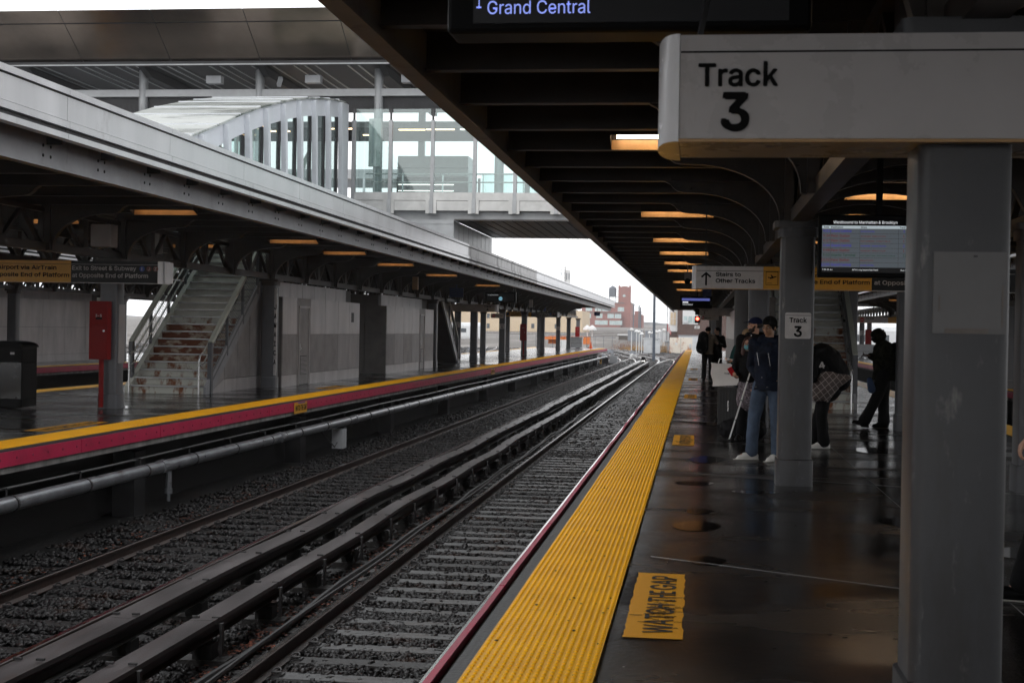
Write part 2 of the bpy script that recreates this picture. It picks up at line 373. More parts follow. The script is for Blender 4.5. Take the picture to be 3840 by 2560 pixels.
strip(-15.34, -14.74, 8, 134, pL, wb=False); strip(-23.44, -22.84, 8, 112, pFL, wb=False); strip(5.14, 5.74, 6, 131.5, pR, wb=False); strip(9.56, 10.16, 10, 118, pFR, wb=False)
# kerb and coloured rubbing board
def edging(x, sgn, y0, y1, root, wb=False, L=2.9):
    # sgn: +1 platform lies to +x of the edge
    k = MB(); y = y0; w = wob if wb else (lambda t: 0); i = 0
    while y < y1:
        e = min(y+L-.02, y1); n = 4
        k.use('edge_red')
        t = [y+(e-y)*j/n for j in range(n+1)]
        X0, X1 = x, x+sgn*.036
        for j in range(n):
            a, b_ = t[j], t[j+1]; za, zb = w(a)*1.4-.012, w(b_)*1.4-.012
            k.add([(X0, a, za), (X1, a, za), (X1, a, -.195), (X0, a, -.195), (X0, b_, zb), (X1, b_, zb), (X1, b_, -.195), (X0, b_, -.195)], [(0, 1, 5, 4), (2, 3, 7, 6), (0, 4, 7, 3), (1, 2, 6, 5), (0, 3, 2, 1), (4, 5, 6, 7)])
        k.use('edge_red_dark')
        for q in range(7):
            yy = y+.14+q*(L-.30)/6
            if yy < e: k.tube([(x-sgn*.008, yy, -.10), (x+sgn*.01, yy, -.10)], .017, 6)
        y += L
    k.build('edge_board', root)
    c = MB().use('rubber'); c.box(*sorted((x+sgn*.04, x+sgn*.075)), y0, y1, -.19, -.03)
    c.use('curb_concrete'); c.box(*sorted((x+sgn*.078, x+sgn*.155)), y0, y1, -.198, .003)
    c.build('kerb', root)
edging(XE, 1, 3, 131.5, pR, True); edging(XL, -1, 10, 134, pL); edging(-22.7, -1, 30, 112, pFL); edging(9.4, 1, 20, 118, pFR); edging(-15.5, 1, 20, 133, pL)

# saw joints and cracks in the platform
j = MB().use('tread_edge')
def joint(pts, r=.0022):
    P = [Vector((a, b, .0015)) for a, b in pts]; j.tube(P, r, 4, False)
joint([(-.3, 10.2), (1.1, 9.4), (3.0, 8.3), (5.0, 7.2)]); joint([(-.2, 16.4), (3, 15.3), (5.1, 14.6)]); joint([(-14, 18.6), (-12, 19.0), (-9.4, 19.3)]); joint([(-.2, 26), (5.1, 25.2)])
joint([(-.3, 4.6), (5.1, 4.4)]); joint([(-.3, 33), (5.1, 32.6)]); joint([(1.9, 4), (1.95, 30)])
j.build('joint_line', pR)
gm = MB().use('letter_black')
for q in range(150):
    gx = random.uniform(-.3, 4.6); gy = 4+random.random()**1.6*26; r_ = random.uniform(.006, .016); n_ = 7
    gm.add([(gx+r_*random.uniform(.7, 1.2)*math.cos(2*PI*i/n_), gy+r_*random.uniform(.7, 1.2)*math.sin(2*PI*i/n_), .0012) for i in range(n_)], [tuple(range(n_))])
o_ = gm.build('gum_spots', pR); o_['kind'] = 'stuff'
gm = MB().use('marking_black')
for q in range(60):
    gx = random.uniform(-1.02, -.46); gy = 5+random.random()**1.5*22; r_ = random.uniform(.004, .011); gm.ell((gx, gy, wob(gy)+.009), (r_, r_*random.uniform(.6, 1.6), .004), 6, 4)
o_ = gm.build('grit', pR); o_['kind'] = 'stuff'

# painted WATCH THE GAP panels
def gap_mark(x, y, w, l, label, worn=True, root=None):
    b = MB().use('paint_yellow'); n = 26; pts = []
    jit = .006 if worn else .002
    for i in range(n+1): pts.append((x+random.uniform(-jit, jit), y+l*i/n))
    for i in range(8): pts.append((x+w*(i+1)/8, y+l+random.uniform(-jit, jit)))
    for i in range(n): pts.append((x+w+random.uniform(-jit, jit), y+l*(1-(i+1)/n)))
    b.add([(a, c, .004) for a, c in pts], [tuple(range(len(pts)))])
    b.use('marking_black'); b.text('WATCH', (x+w*.82, y+l*.06, .0075), w*.50, l*.40, .012, (0, 1, 0), (-1, 0, 0)); b.text('THE', (x+w*.82, y+l*.50, .0075), w*.50, l*.17, .012, (0, 1, 0), (-1, 0, 0)); b.text('GAP', (x+w*.82, y+l*.70, .0075), w*.50, l*.24, .012, (0, 1, 0), (-1, 0, 0))
    if worn:
        b.use('wet_concrete')
        for i in range(46):
            a = random.gauss(x+w*.55, w*.22); c = random.gauss(y+l*.36, l*.10); a = min(max(a, x+.01), x+w-.05)
            b.box(a, a+random.uniform(.015, .07), c, c+random.uniform(.004, .012), .008, .0092)
    return one(b, 'floor_marking', label, 'floor marking', (x, y, 0), 'WATCH THE GAP panels painted on the platforms')
gap_mark(-.36, 7.46, .31, 2.02, 'large worn yellow WATCH THE GAP panel nearest the camera beside the yellow strip')
gap_mark(-.33, 20.4, .31, 2.0, 'second yellow WATCH THE GAP panel, faded, on the near platform below the duffel bag')
gap_mark(-.30, 35.2, .31, 2.0, 'third WATCH THE GAP panel of the near platform, by the shopping bag', False)
gap_mark(-.28, 48.6, .31, 2.0, 'fourth WATCH THE GAP panel, at the feet of the embracing couple', False)
gap_mark(-.28, 62.5, .31, 2.0, 'fifth and farthest small yellow panel on the near platform', False)
gap_mark(-9.75, 19.7, .36, 2.2, 'yellow WATCH THE GAP panel on the far platform near the trash bin')
gap_mark(-9.75, 35.6, .36, 2.2, 'worn yellow panel on the far platform beside the panelled utility room', False)
gap_mark(-9.75, 62, .36, 2.2, 'small yellow panel far down the opposite platform by the second staircase', False)
def plate(y, label):
    b = MB().use('sign_yellow').box(-8.40+.008, -8.40+.02, y, y+.95, -.25, -.02).use('letter_black'); b.text('WATCH THE GAP', (-8.3785, y+.06, -.19), .11, .84, .03, (0, 1, 0)); b.use('bullet_blue').box(-8.395, -8.379, y+.25, y+.8, -.045, -.022)
    return one(b, 'warning_plate', label, 'sign', (-8.39, y, -.3), 'WATCH THE GAP plates on the red edge')
plate(29.1, 'yellow WATCH THE GAP plate on the red edge board below the far staircase'); plate(58, 'small yellow plate on the red edge board in front of the second staircase'); plate(101, 'farthest small yellow plate on the red edge board')
# puddles
def puddle(x, y, rx, ry, label):
    n = 28; vs = [(x+rx*math.cos(2*PI*i/n)*(1+.07*math.sin(4*PI*i/n+x)+.03*math.sin(10*PI*i/n)), y+ry*math.sin(2*PI*i/n)*(1+.08*math.sin(4*PI*i/n+y)+.03*math.sin(10*PI*i/n)), .0022) for i in range(n)]
    b = MB().use('water').add(vs, [tuple(range(n))]); o = b.build('puddle'); o['kind'] = 'structure'; return o
mat('water', (.006, .005, .005), .02, var=0, spec=.6)
for a in ((.02, 11.9, .2, .30), (.35, 25.5, .3, .5), (.05, 12.9, .12, .2), (1.9, 12.6, .3, .35), (.1, 10.1, .13, .2), (1.2, 7.4, .16, .16), (.6, 14.6, .22, .16), (-10.6, 26, .5, .4), (.15, 18.2, .22, .5), (2.6, 20.4, .4, .6), (2.5, 11, .35, .3), (.0, 15.3, .2, .22)): puddle(*a, '')
# ------------------------------------------------------------ tracks
def rail_prof(x, z=RT):
    s = [(-.070, -.160), (.070, -.160), (.070, -.148), (.012, -.128), (.009, -.040), (.035, -.030), (.036, -.006), (.028, 0), (-.028, 0), (-.036, -.006), (-.035, -.030), (-.009, -.040), (-.012, -.128), (-.070, -.148)]
    return [(x+a, z+b) for a, b in s]
def sweep(b, path, prof):
    # path: list of (x,y); prof: list of (offset,z)
    n = len(prof); V = []
    for i, p in enumerate(path):
        q0 = path[max(i-1, 0)]; q1 = path[min(i+1, len(path)-1)]; d = Vector((q1[0]-q0[0], q1[1]-q0[1])).normalized(); nx_, ny_ = d[1], -d[0]
        for o, z in prof: V.append((p[0]+nx_*o, p[1]+ny_*o, z + (p[2] if len(p) > 2 else 0)))
    F = [(i*n+k, i*n+(k+1) % n, (i+1)*n+(k+1) % n, (i+1)*n+k) for i in range(len(path)-1) for k in range(n)]
    b.add(V, F)
def rail_obj(path, off, root, name='rail'):
    b = MB().use('rail_rust'); sweep(b, path, [(off+a, z) for a, z in rail_prof(0)])
    b.use('rail_head'); sweep(b, path, [(off-.024, RT+.001), (off-.024, RT+.003), (off+.024, RT+.003), (off+.024, RT+.001)])
    return b.build(name, root)
def clip_mesh():
    b = MB().use('iron_dark'); P = [(.0+.035*math.cos(t), .032*math.sin(t)*1.0, .035+.016*math.sin(t)) for t in [i*2*PI/9 for i in range(10)]]
    b.tube([(p[0], p[1], p[2]) for p in P], .0095, 5, False); b.box(-.06, .06, -.05, .05, 0, .012); b.tube([(-.045, -.03, .03), (.05, -.03, .03)], .011, 5)
    o = b.build('rail_clip'); me = o.data; bpy.data.objects.remove(o); return me
CLIP = clip_mesh()
def track(xc, y0, y1, label, woods=('tie_wood', 'tie_dark'), clips=True, dark=False):
    t = thing('railway_track', label, 'railway track', (xc, y0, GZ)); path = [(xc, y) for y in np.linspace(y0, y1, 30)]
    for s in (-1, 1): rail_obj(path, s*.7525, t)
    protos = []
    for v in range(4):
        b = MB().use(woods[1] if (dark or v == 3) else woods[0]); h = .013
        n = 8; pr = []
        for i in range(n+1):
            x = -1.3+2.6*i/n; pr.append((x, random.uniform(-.008, .008), random.uniform(-.006, .006)))
        for i in range(n):
            a, c = pr[i], pr[i+1]
            b.add([(a[0], -.115+a[1], 0), (c[0], -.115+c[1], 0), (c[0], .115+c[1], 0), (a[0], .115+a[1], 0), (a[0], -.125+a[1], -.14), (c[0], -.125+c[1], -.14), (c[0], .125+c[1], -.14), (a[0], .125+a[1], -.14)], [(0, 1, 2, 3), (0, 4, 5, 1), (3, 2, 6, 7)] + ([(0, 3, 7, 4)] if i == 0 else []) + ([(1, 5, 6, 2)] if i == n-1 else []))
        for s in (-1, 1):
            b.use('iron_dark').box(s*.7525-.15, s*.7525+.15, -.09, .09, 0, .006)
        o = b.build('tie'); protos.append(o.data); bpy.data.objects.remove(o)
    n = int((y1-y0)/.6); far = MB().use(woods[0] if not dark else woods[1]); farc = MB().use('iron_dark')
    for i in range(n):
        y = y0+.3+i*.6+random.uniform(-.02, .02)
        if i < 99:
            o = bpy.data.objects.new('tie', protos[random.randrange(4)]); COL.objects.link(o); o.parent = t
            o.location = (random.uniform(-.05, .05), y-y0, TT-GZ+random.uniform(-.006, .006)); o.rotation_euler = (0, 0, random.uniform(-.012, .012))
        else: far.box(xc-1.3, xc+1.3, y-.115, y+.115, TT-.1, TT)
        if clips:
            for s in (-1, 1):
                for e in (-1, 1):
                    if i < 25:
                        o = bpy.data.objects.new('rail_clip', CLIP); COL.objects.link(o); o.parent = t; o.location = (s*.7525+e*.105, y-y0, TT-GZ+.006)
                    else:
                        x = xc+s*.7525+e*.105; farc.tube([(x+.035*math.cos(q*PI/3), y+.032*math.sin(q*PI/3), TT+.035+.016*math.sin(q*PI/3)) for q in range(7)], .011, 4, False)
    if far.v: o = far.build('tie', t); o['kind'] = 'stuff'
    if farc.v: o = farc.build('rail_clip', t); o['kind'] = 'stuff'
    return t
track(-2.90, 5, 132, 'nearer running track with worn grey ties, next to the yellow edged platform')
track(-6.48, 6, 134, 'second running track with dark ties, beside the red edge of the opposite platform', dark=True)
track(-17.6, 15, 134, 'track behind the opposite platform, seen past the red call box', clips=False, dark=True)
track(-21.0, 20, 130, 'track in front of the panelled far left platform', clips=False, dark=True)
track(7.7, 20, 126, 'track on the right beyond the walking person in the bucket hat', clips=False, dark=True)

def third_rail(xc, y0, y1, side, label, dx=.0):
    t = thing('third_rail', label, 'third rail', (xc, y0, GZ))
    w = lambda y: .035*math.sin(y*.42+xc)+.018*math.sin(y*1.1)
    zw = lambda y: .012*math.sin(y*.9+xc)
    path = [(xc-side*.02, y) for y in np.linspace(y0, y1, 40)]
    b = MB().use('iron_dark'); sweep(b, path, [(-.05, RT+.02), (.05, RT+.02), (.05, RT+.03), (.01, RT+.05), (.01, RT+.10), (.045, RT+.11), (.045, RT+.135), (-.045, RT+.135), (-.045, RT+.11), (-.01, RT+.10), (-.01, RT+.05), (-.05, RT+.03)]); b.build('conductor_rail', t)
    L = 3.05; y = y0; i = 0
    while y < y1:
        e = min(y+L-.012, y1); b = MB().use('cover_board'); n = 5
        for q in range(n):
            a = y+(e-y)*q/n; c = y+(e-y)*(q+1)/n; zt = RT+.235
            A = (xc+w(a)*.6, a, zt+zw(a)); C_ = (xc+w(c)*.6, c, zt+zw(c))
            vs = []
            for P in (A, C_):
                for u in (-.12, .12):
                    for h in (-.038, 0): vs.append((P[0]+u, P[1], P[2]+h+(.006*side*u/.13)))
            b.add(vs, [(1, 3, 7, 5), (0, 4, 6, 2), (0, 1, 5, 4), (2, 6, 7, 3)] + ([(0, 2, 3, 1)] if q == 0 else []) + ([(4, 5, 7, 6)] if q == n-1 else []))
        b.build('cover_board', t); y += L; i += 1
    y = y0+.8; k = MB().use('iron_dark'); cnt = 0
    while y < y1:
        b = MB().use('iron_dark'); X = xc+w(y)*.6
        b.box(X-side*.0-.012+side*.15, X+side*.15+.012, y-.03, y+.03, RT-.10, RT+.20)
        b.box(X-.10, X+.16 if side > 0 else X+.10, y-.02, y+.02, RT+.192, RT+.199)
        b.box(X-.125, X-.06, y-.014, y+.014, RT+.238, RT+.256).box(X+.06, X+.125, y-.014, y+.014, RT+.238, RT+.256)
        b.use('black_matte').box(X-.09, X+.09, y-.09, y+.09, TT, RT+.02); b.use('tie_dark').box(X-.22, X+.22, y-.11, y+.11, TT-.1, TT+.05)
        b.build('bracket', t); y += 1.8*(1 if cnt < 60 else 3); cnt += 1
    return t
third_rail(-5.05, 6, 131, -1, 'third rail with grey cover board beside the second track')
third_rail(-4.32, 6, 128, 1, 'third rail with grey cover board beside the nearer track')
b = MB().use('iron_dark')
for y in (): pass
# long cable conduit between third rail and near track
c_ = MB().use('rubber')
c_.tube([(-4.02+.03*math.sin(y*.6), y, GZ+.08+.02*math.sin(y*1.3)) for y in np.linspace(6, 60, 60)], .035, 6); c_.tube([(-3.93+.02*math.sin(y*.8), y, GZ+.11) for y in np.linspace(6, 60, 60)], .022, 6)
one(c_, 'cable_run', 'pair of black power cables lying beside the nearer third rail', 'cable', (-4, 6, GZ))

# ballast stones (countless): several displaced cube templates scattered
def rocks(n, x0, x1, y0, y1, s0, s1, name='gravel', mt='stone', zb=GZ, flat=.62, pw=1.0, label='dark crushed stone ballast between the ties'):
    tv = np.array([(x, y, z) for z in (-1, 1) for y in (-1, 1) for x in (-1, 1)], float)
    TF = np.array([(0, 2, 3), (0, 3, 1), (4, 5, 7), (4, 7, 6), (0, 1, 5), (0, 5, 4), (2, 6, 7), (2, 7, 3), (0, 4, 6), (0, 6, 2), (1, 3, 7), (1, 7, 5)])
    V = tv[None]*(rng.uniform(.35, 1.0, (n, 8, 3))); s = rng.uniform(s0, s1, (n, 1, 1)); V = V*s*.5*np.array([1, 1, flat])
    a = rng.uniform(0, 2*PI, n); t = rng.uniform(-.7, .7, n); ca, sa, ct, st = np.cos(a), np.sin(a), np.cos(t), np.sin(t)
    x, y, z = V[..., 0], V[..., 1], V[..., 2]; y2 = y*ct[:, None]-z*st[:, None]; z2 = y*st[:, None]+z*ct[:, None]
    X = x*ca[:, None]-y2*sa[:, None]; Y = x*sa[:, None]+y2*ca[:, None]
    u = rng.uniform(0, 1, n)**pw
    px = rng.uniform(x0, x1, n); py = y0+(y1-y0)*u
    # keep the ties mostly clear: push stones into the cribs
    fr = ((py-5.3)/.6+.5) % 1-.5; on = np.abs(fr) < .2; py = np.where(on & (rng.uniform(0, 1, n) < .86), py+.6*np.sign(fr+1e-6)*(.34-np.abs(fr))*1.1, py)
    V = np.stack([X+px[:, None], Y+py[:, None], z2+zb+rng.uniform(-.004, .026, n)[:, None]], -1).reshape(-1, 3)
    F = (TF[None]+(np.arange(n)*8)[:, None, None]).reshape(-1, 3)
    o = npmesh(name, V, F, mt); tag(o, label, 'gravel', None, 'stuff'); return o
rocks(30000, -8.3, -1.35, 5.6, 15, .045, .085); rocks(30000, -8.6, -1.35, 14, 36, .05, .09, pw=1.4, label='dark ballast stones farther along the two tracks'); rocks(16000, -8.7, -1.35, 34, 90, .06, .12, pw=1.5, label='distant ballast stones between the platforms')
rocks(9000, -9.4, -1.35, 86, 210, .10, .22, pw=1.3, label='coarse wet ballast beyond the platform ends')
def leaves(n, x0, x1, y0, y1, label):
    P = np.stack([rng.normal((x0+x1)/2, (x1-x0)/4, n), y0+(y1-y0)*rng.uniform(0, 1, n), GZ+.03+rng.uniform(0, .03, n)], 1)
    q = np.array([(-1, -.6, 0), (1, -.5, .3), (.9, .7, 0), (-.8, .6, .4)])
    a = rng.uniform(0, 2*PI, n); s = rng.uniform(.012, .03, n)
    V = q[None]*s[:, None, None]; X = V[..., 0]*np.cos(a)[:, None]-V[..., 1]*np.sin(a)[:, None]; Y = V[..., 0]*np.sin(a)[:, None]+V[..., 1]*np.cos(a)[:, None]
    V = np.stack([X+P[:, 0:1], Y+P[:, 1:2], V[..., 2]+P[:, 2:3]], -1).reshape(-1, 3); F = (np.array([(0, 1, 2, 3)])[None]+(np.arange(n)*4)[:, None, None]).reshape(-1, 4)
    o = npmesh('fallen_leaves', V, F, 'leaf_litter'); tag(o, label, 'leaves', None, 'stuff')
leaves(1500, -4.25, -3.85, 6, 24, 'orange brown leaves caught beside the third rail'); leaves(260, -8.0, -7.45, 9, 26, 'brown leaves along the outer rail under the far platform')
b = MB().use('sign_white2'); b.box(-.16, .14, -.03, .02, 0, .02).box(-.05, .17, -.06, -.02, .01, .03)
for v in range(len(b.v)): b.v[v] = (b.v[v][0]-2.30, b.v[v][1]+11.2, b.v[v][2]+GZ+.06)
one(b, 'litter', 'crumpled white paper litter on the ballast of the nearer track', 'litter', (-2.3, 11.2, GZ+.05))

# service pipe hung under the opposite platform
pp = thing('service_pipe', 'long grey service pipe hanging below the red edge of the opposite platform', 'pipe', (-8.25, 14, -.62))
b = MB().use('pipe_grey'); b.tube([(-8.25+.006*math.sin(y), y, -.62-.0008*(y-14)) for y in np.linspace(11, 131, 60)], .095, 14); b.build('pipe', pp, True)
for i in range(56):
    y = 12.2+i*2.1; z = -.62-.0008*(y-14); b = MB().use('iron_dark'); b.tube([(-8.25, y-.02, z), (-8.25, y+.02, z)], .105, 12); b.box(-8.33, -8.315, y-.012, y+.012, z+.05, z+.19); b.box(-8.45, -8.315, y-.012, y+.012, z+.17, z+.185)
    if i % 3 == 1: b.use('pipe_grey').tube([(-8.25, y+.6, z), (-8.25, y+.75, z)], .112, 12)
    b.build('hanger', pp)
b = MB().use('pipe_grey'); b.tube([(-8.25, 21.6, -.7), (-8.25, 21.6, -1.02)], .05, 8); b.tube([(-8.25, 21.6, -1.0), (-8.25, 21.6, -1.08)], .062, 8); b.tube([(-8.25, 21.6, -1.08), (-8.25, 21.6, -1.2)], .03, 8); b.build('drain_drop', pp)
b = MB().use('steel_light'); b.box(-8.45, -8.2, 32.5, 32.9, -1.25, -.8); b.use('iron_dark').tube([(-8.3, 32.4, -1.1), (-8.2, 31.8, -1.15), (-8.4, 31.4, -.8)], .015, 6)
one(b, 'junction_box', 'pale grey junction box under the pipe of the opposite platform', 'box', (-8.3, 32.5, -1.25))
b = MB().use('iron_dark'); b.tube([(-8.5, 10+i*2, -.48+.01*math.sin(i)) for i in range(60)], .02, 5); one(b, 'cable', 'thin black cable strung above the service pipe', 'cable', (-8.5, 10, -.48))
# ------------------------------------------------------------ canopies
RS = 1.58
def canopy(label, A, B, gL, gR, fL, fR, y0, y1, r0, lamps=(), fm='fascia_metal', detail=True, stainY=None, yb=-30, gap=None, hole=None):
    t = thing('platform_canopy', label, 'canopy', (A, y0, 2.75)); ZB, ZT = 3.56, 3.86
    d = MB().use('canopy_deck')
    if hole:
        for q in ((gL, gR, yb, hole[0]), (gL, gR, hole[1], y1), (gL, A+.1, hole[0], hole[1]), (B-.1, gR, hole[0], hole[1])): d.box(*q, ZT, 3.93)
    else: d.box(gL, gR, yb, y1, ZT, 3.93)
    x = gL+.2
    while x < gR:
        if hole and A < x < B: d.box(x, x+.02, yb, hole[0], ZT-.012, ZT-.001)
        else: d.box(x, x+.02, yb, y1, ZT-.012, ZT-.001)
        x += .42
    d.use('steel_light')
    for q in (((fL+.03, fR-.03, yb, hole[0]), (fL+.03, fR-.03, hole[1], y1), (fL+.03, A+.08, hole[0], hole[1]), (B-.08, fR-.03, hole[0], hole[1])) if hole else ((fL+.03, fR-.03, yb, y1),)): d.box(*q, 3.94, 4.30)
    d.build('roof_deck', t)
    # rafter with arched web between the column rows
    b = MB().use('canopy_steel'); b.box(gL+.02, gR-.02, -.006, .006, ZB+.016, ZT-.002); b.box(gL+.02, gR-.02, -.06, .06, ZB, ZB+.014)
    w = B-A; n = 14; P = []
    for i in range(n+1):
        u = i/n; xx = A+.16+(w-.32)*u; c = math.sin(PI*u)**.42; P.append((xx, 2.86+.56*c))
    for i in range(n):
        b.add([(P[i][0], yy, P[i][1]) for yy in (-.008, .008)] + [(P[i+1][0], yy, P[i+1][1]) for yy in (-.008, .008)] + [(P[i][0], yy, ZB-.002) for yy in (-.008, .008)] + [(P[i+1][0], yy, ZB-.002) for yy in (-.008, .008)], [(0, 2, 6, 4), (1, 5, 7, 3)])
        b.add([(P[i][0], -.055, P[i][1]), (P[i][0], .055, P[i][1]), (P[i+1][0], .055, P[i+1][1]), (P[i+1][0], -.055, P[i+1][1])], [(0, 1, 2, 3)])
        if detail:
            m = ((P[i][0]+P[i+1][0])/2, (P[i][1]+P[i+1][1])/2+.045); b.ell((m[0], -.012, m[1]), (.014, .01, .014), 6, 4); b.ell((m[0], -.012, ZB-.03), (.014, .01, .014), 6, 4); b.ell((m[0], -.06, ZB+.02), (.012, .012, .014), 6, 4)
    o = b.build('rafter', t); o.location = (0, 0, 0); rme = o.data; bpy.data.objects.remove(o)
    rcut = []
    for q in ((gL+.02, A+.05), (B-.05, gR-.02)):
        b = MB().use('canopy_steel'); b.box(*q, -.006, .006, ZB+.016, ZT-.002); b.box(*q, -.06, .06, ZB, ZB+.0165); o = b.build('rafter', t); rcut.append(o.data); bpy.data.objects.remove(o)
    def bracket(cx, s):
        # s=-1 sweeps to -x
        b = MB().use('canopy_steel'); P = [(0, 2.80)]
        for i in range(13):
            a = PI/2*i/12; P.append((.04+.96*(1-math.cos(a))**1.0, 2.80+.62*math.sin(a)**.9))
        P += [(1.10, 3.425), (1.17, 3.44), (1.23, 3.48), (1.27, 3.53), (1.33, ZB)]
        Q = [(cx+s*(.15+p[0]), p[1]) for p in P]
        for i in range(len(Q)-1):
            a, c = Q[i], Q[i+1]; dx, dz = (c[0]-a[0]), (c[1]-a[1]); l = math.hypot(dx, dz); nx_, nz_ = -dz/l*.01, dx/l*.01
            if nz_ > 0: nx_, nz_ = -nx_, -nz_
            b.add([(a[0], yy, a[1]) for yy in (-.055, .055)]+[(c[0], yy, c[1]) for yy in (-.055, .055)]+[(a[0]+nx_, yy, a[1]+nz_) for yy in (-.055, .055)]+[(c[0]+nx_, yy, c[1]+nz_) for yy in (-.055, .055)], [(0, 1, 3, 2), (4, 6, 7, 5), (0, 4, 5, 1)[::1], (0, 2, 6, 4), (1, 5, 7, 3)])
            b.add([(a[0], -.007, a[1]), (c[0], -.007, c[1]), (c[0], -.007, ZB), (a[0], -.007, ZB), (a[0], .007, a[1]), (c[0], .007, c[1]), (c[0], .007, ZB), (a[0], .007, ZB)], [(0, 1, 2, 3), (4, 7, 6, 5)])
            if detail and i > 2 and i % 2: b.ell((a[0], -.012, a[1]+.05), (.014, .01, .014), 6, 4)
        b.box(min(cx, cx+s*.15), max(cx, cx+s*.15), -.05, .05, 2.80, ZB)
        o = b.build('bracket', t); me = o.data; bpy.data.objects.remove(o); return me
    bl, br = bracket(A, -1), bracket(B, 1); ys = []
    y = r0
    while y > y0+.3: y -= RS
    y += RS if y < y0+.2 else 0
    while y < y1-.2: ys.append(y); y += RS
    def inst(me, nm, y):
        o = bpy.data.objects.new(nm, me); COL.objects.link(o); o.parent = t; o.location = (0, y-y0, 0); return o
    for y in ys:
        for me_ in (rcut if gap and gap[0] < y < gap[1] else [rme]): inst(me_, 'rafter', y)
    par = [y for y in ys if round((y-r0)/RS) % 2 == (0 if A > -5 else 1)]
    for y in par[:49]: inst(bl, 'bracket', y); inst(br, 'bracket', y)
    # longitudinal trusses on both column rows
    for cx in (A, B):
        b = MB().use('canopy_steel'); b.box(cx-.06, cx+.06, y0, y1, 3.44, 3.52).box(cx-.085, cx+.085, y0, y1, 2.79, 2.80).box(cx-.085, cx-.07, y0, y1, 2.80, 2.93).box(cx+.07, cx+.085, y0, y1, 2.80, 2.93)
        for k, y in enumerate(ys[:-1]):
            h = RS/2
            b.beam((cx, y+.05, 2.86), (cx, y+h, 3.46), .07, .05); b.beam((cx, y+h, 3.46), (cx, y+RS-.05, 2.86), .07, .05); b.box(cx-.05, cx+.05, y-.09, y+.09, 2.94, 3.43)
        b.build('truss', t)
    for sx, g_, f_ in ((-1, gL, fL), (1, gR, fR)):
        b = MB().use('girder_grey'); b.box(g_-.009, g_+.009, yb, y1, 3.47, ZT); b.box(g_-.07, g_+.07, yb, y1, 3.455, 3.47)
        b.use('black_matte')
        for y in ys:
            for e in (-.1, .1):
                for z in (3.60, 3.72): b.ell((g_+sx*.012, y+e, z), (.012, .022, .022), 6, 4)
            b.box(min(g_, g_+sx*.2), max(g_, g_+sx*.2), y-.01, y+.01, 3.74, 3.92)
        b.build('edge_girder', t)
        b = MB(); y = y0-3.33*int((y0-yb)/3.33); k = 0
        while y < y1:
            e = min(y+3.33-.010, y1); st = stainY and stainY[0] < y < stainY[1]
            b.use('fascia_stain' if st else fm)
            X0, X1 = sorted((f_, f_-sx*.10)); XO = f_+sx*.03
            b.box(X0, X1, y, e, 4.00, 4.285); b.box(*sorted((XO, f_-sx*.14)), y, e, 4.305, 4.38); b.box(*sorted((f_+sx*.035, f_-sx*.1)), y, e, 3.905, 3.985); b.box(*sorted((f_+sx*.02, f_-sx*.1)), y, e, 3.775, 3.845)
            b.use('joint_dark').box(*sorted((f_-sx*.02, f_-sx*.09)), y, e, 3.84, 3.91).box(*sorted((f_-sx*.012, f_-sx*.09)), y, e, 3.98, 4.003).box(*sorted((f_-sx*.012, f_-sx*.09)), y, e, 4.283, 4.308)
            y += 3.33; k += 1
        b.use('canopy_deck').box(*sorted((f_-sx*.1, g_)), yb, y1, 3.93, 3.97)
        b.build('fascia', t)
    for (lx, ly, kind) in lamps:
        # recessed light trough between two rafters
        L = MB().use('amber_paint'); a, c = lx-.57, lx+.57; zb = (3.49 if ly == 14.7 else 3.43) if A > -5 else 3.48; open_ = ly < 20
        L.box(a, c, ly+.12, ly+.13, zb, zb+(.10 if A > -5 else .085)); L.use('canopy_deck').box(a, c, ly+.12, ly+.13, zb+(.10 if A > -5 else .085), 3.75); L.box(a, c, ly-.13, ly-.12, zb+(.12 if open_ else .065), 3.75); L.add([(a, ly-.12, zb+.08), (a, ly+.12, zb), (a, ly+.12, 3.75), (a, ly-.12, 3.75)], [(0, 1, 2, 3)]); L.add([(c, ly-.12, zb+.08), (c, ly+.12, zb), (c, ly+.12, 3.75), (c, ly-.12, 3.75)], [(0, 1, 2, 3)]); L.box(a, c, ly-.12, ly+.12, 3.745, 3.755)
        o = L.build('lamp_trough', t); T_ = MB().use(kind); T_.tube([(a+.06, ly-.02, zb+(.115 if open_ else .16)), (c-.06, ly-.02, zb+(.115 if open_ else .16))], .019, 8); T_.build('lamp_tube', o)
    return t
lr = [(-.35, y, 'lamp_tube') for y in (14.7, 22.6, 28.9, 33.6, 38.4, 43.1, 52.6, 62.1, 74.7, 87.4)] + [(2.5, y, 'lamp_tube') for y in (8.4, 19.45, 22.6, 28.9, 43.1, 55.7)]
canopy('dark steel canopy over the near platform with curved brackets', 1.045, 3.56, -2.11, 6.72, -2.42, 7.03, 3.2, 129, 15.48, lr, gap=(33.5, 44.5))
ll = [(-9.15, y, 'lamp_far') for y in (23.5, 31.4, 36.1, 42.4, 50.3, 61.4)] + [(-12.3, y, 'lamp_far') for y in (19.5, 25.8, 33.6)]
canopy('grey edged canopy over the opposite platform with stainless fascia', -13.75, -10.92, -16.82, -7.85, -17.13, -7.5, 9.5, 129.5, 14.76, ll, stainY=(46, 66), gap=(33.0, 44.5), hole=(33.4, 44.0))
canopy('canopy of the farthest left platform above the tiled wall', -28.0, -25.2, -31, -22.1, -31.3, -21.8, 14, 104, 15, [(-23.5, y, 'lamp_far') for y in (40, 52)], detail=False)
canopy('canopy of the platform beyond the right-hand track', 11.7, 14.2, 8.6, 17.4, 8.3, 17.7, 22, 112, 25, [(10.3, y, 'lamp_far') for y in (45, 60, 75)], detail=False)

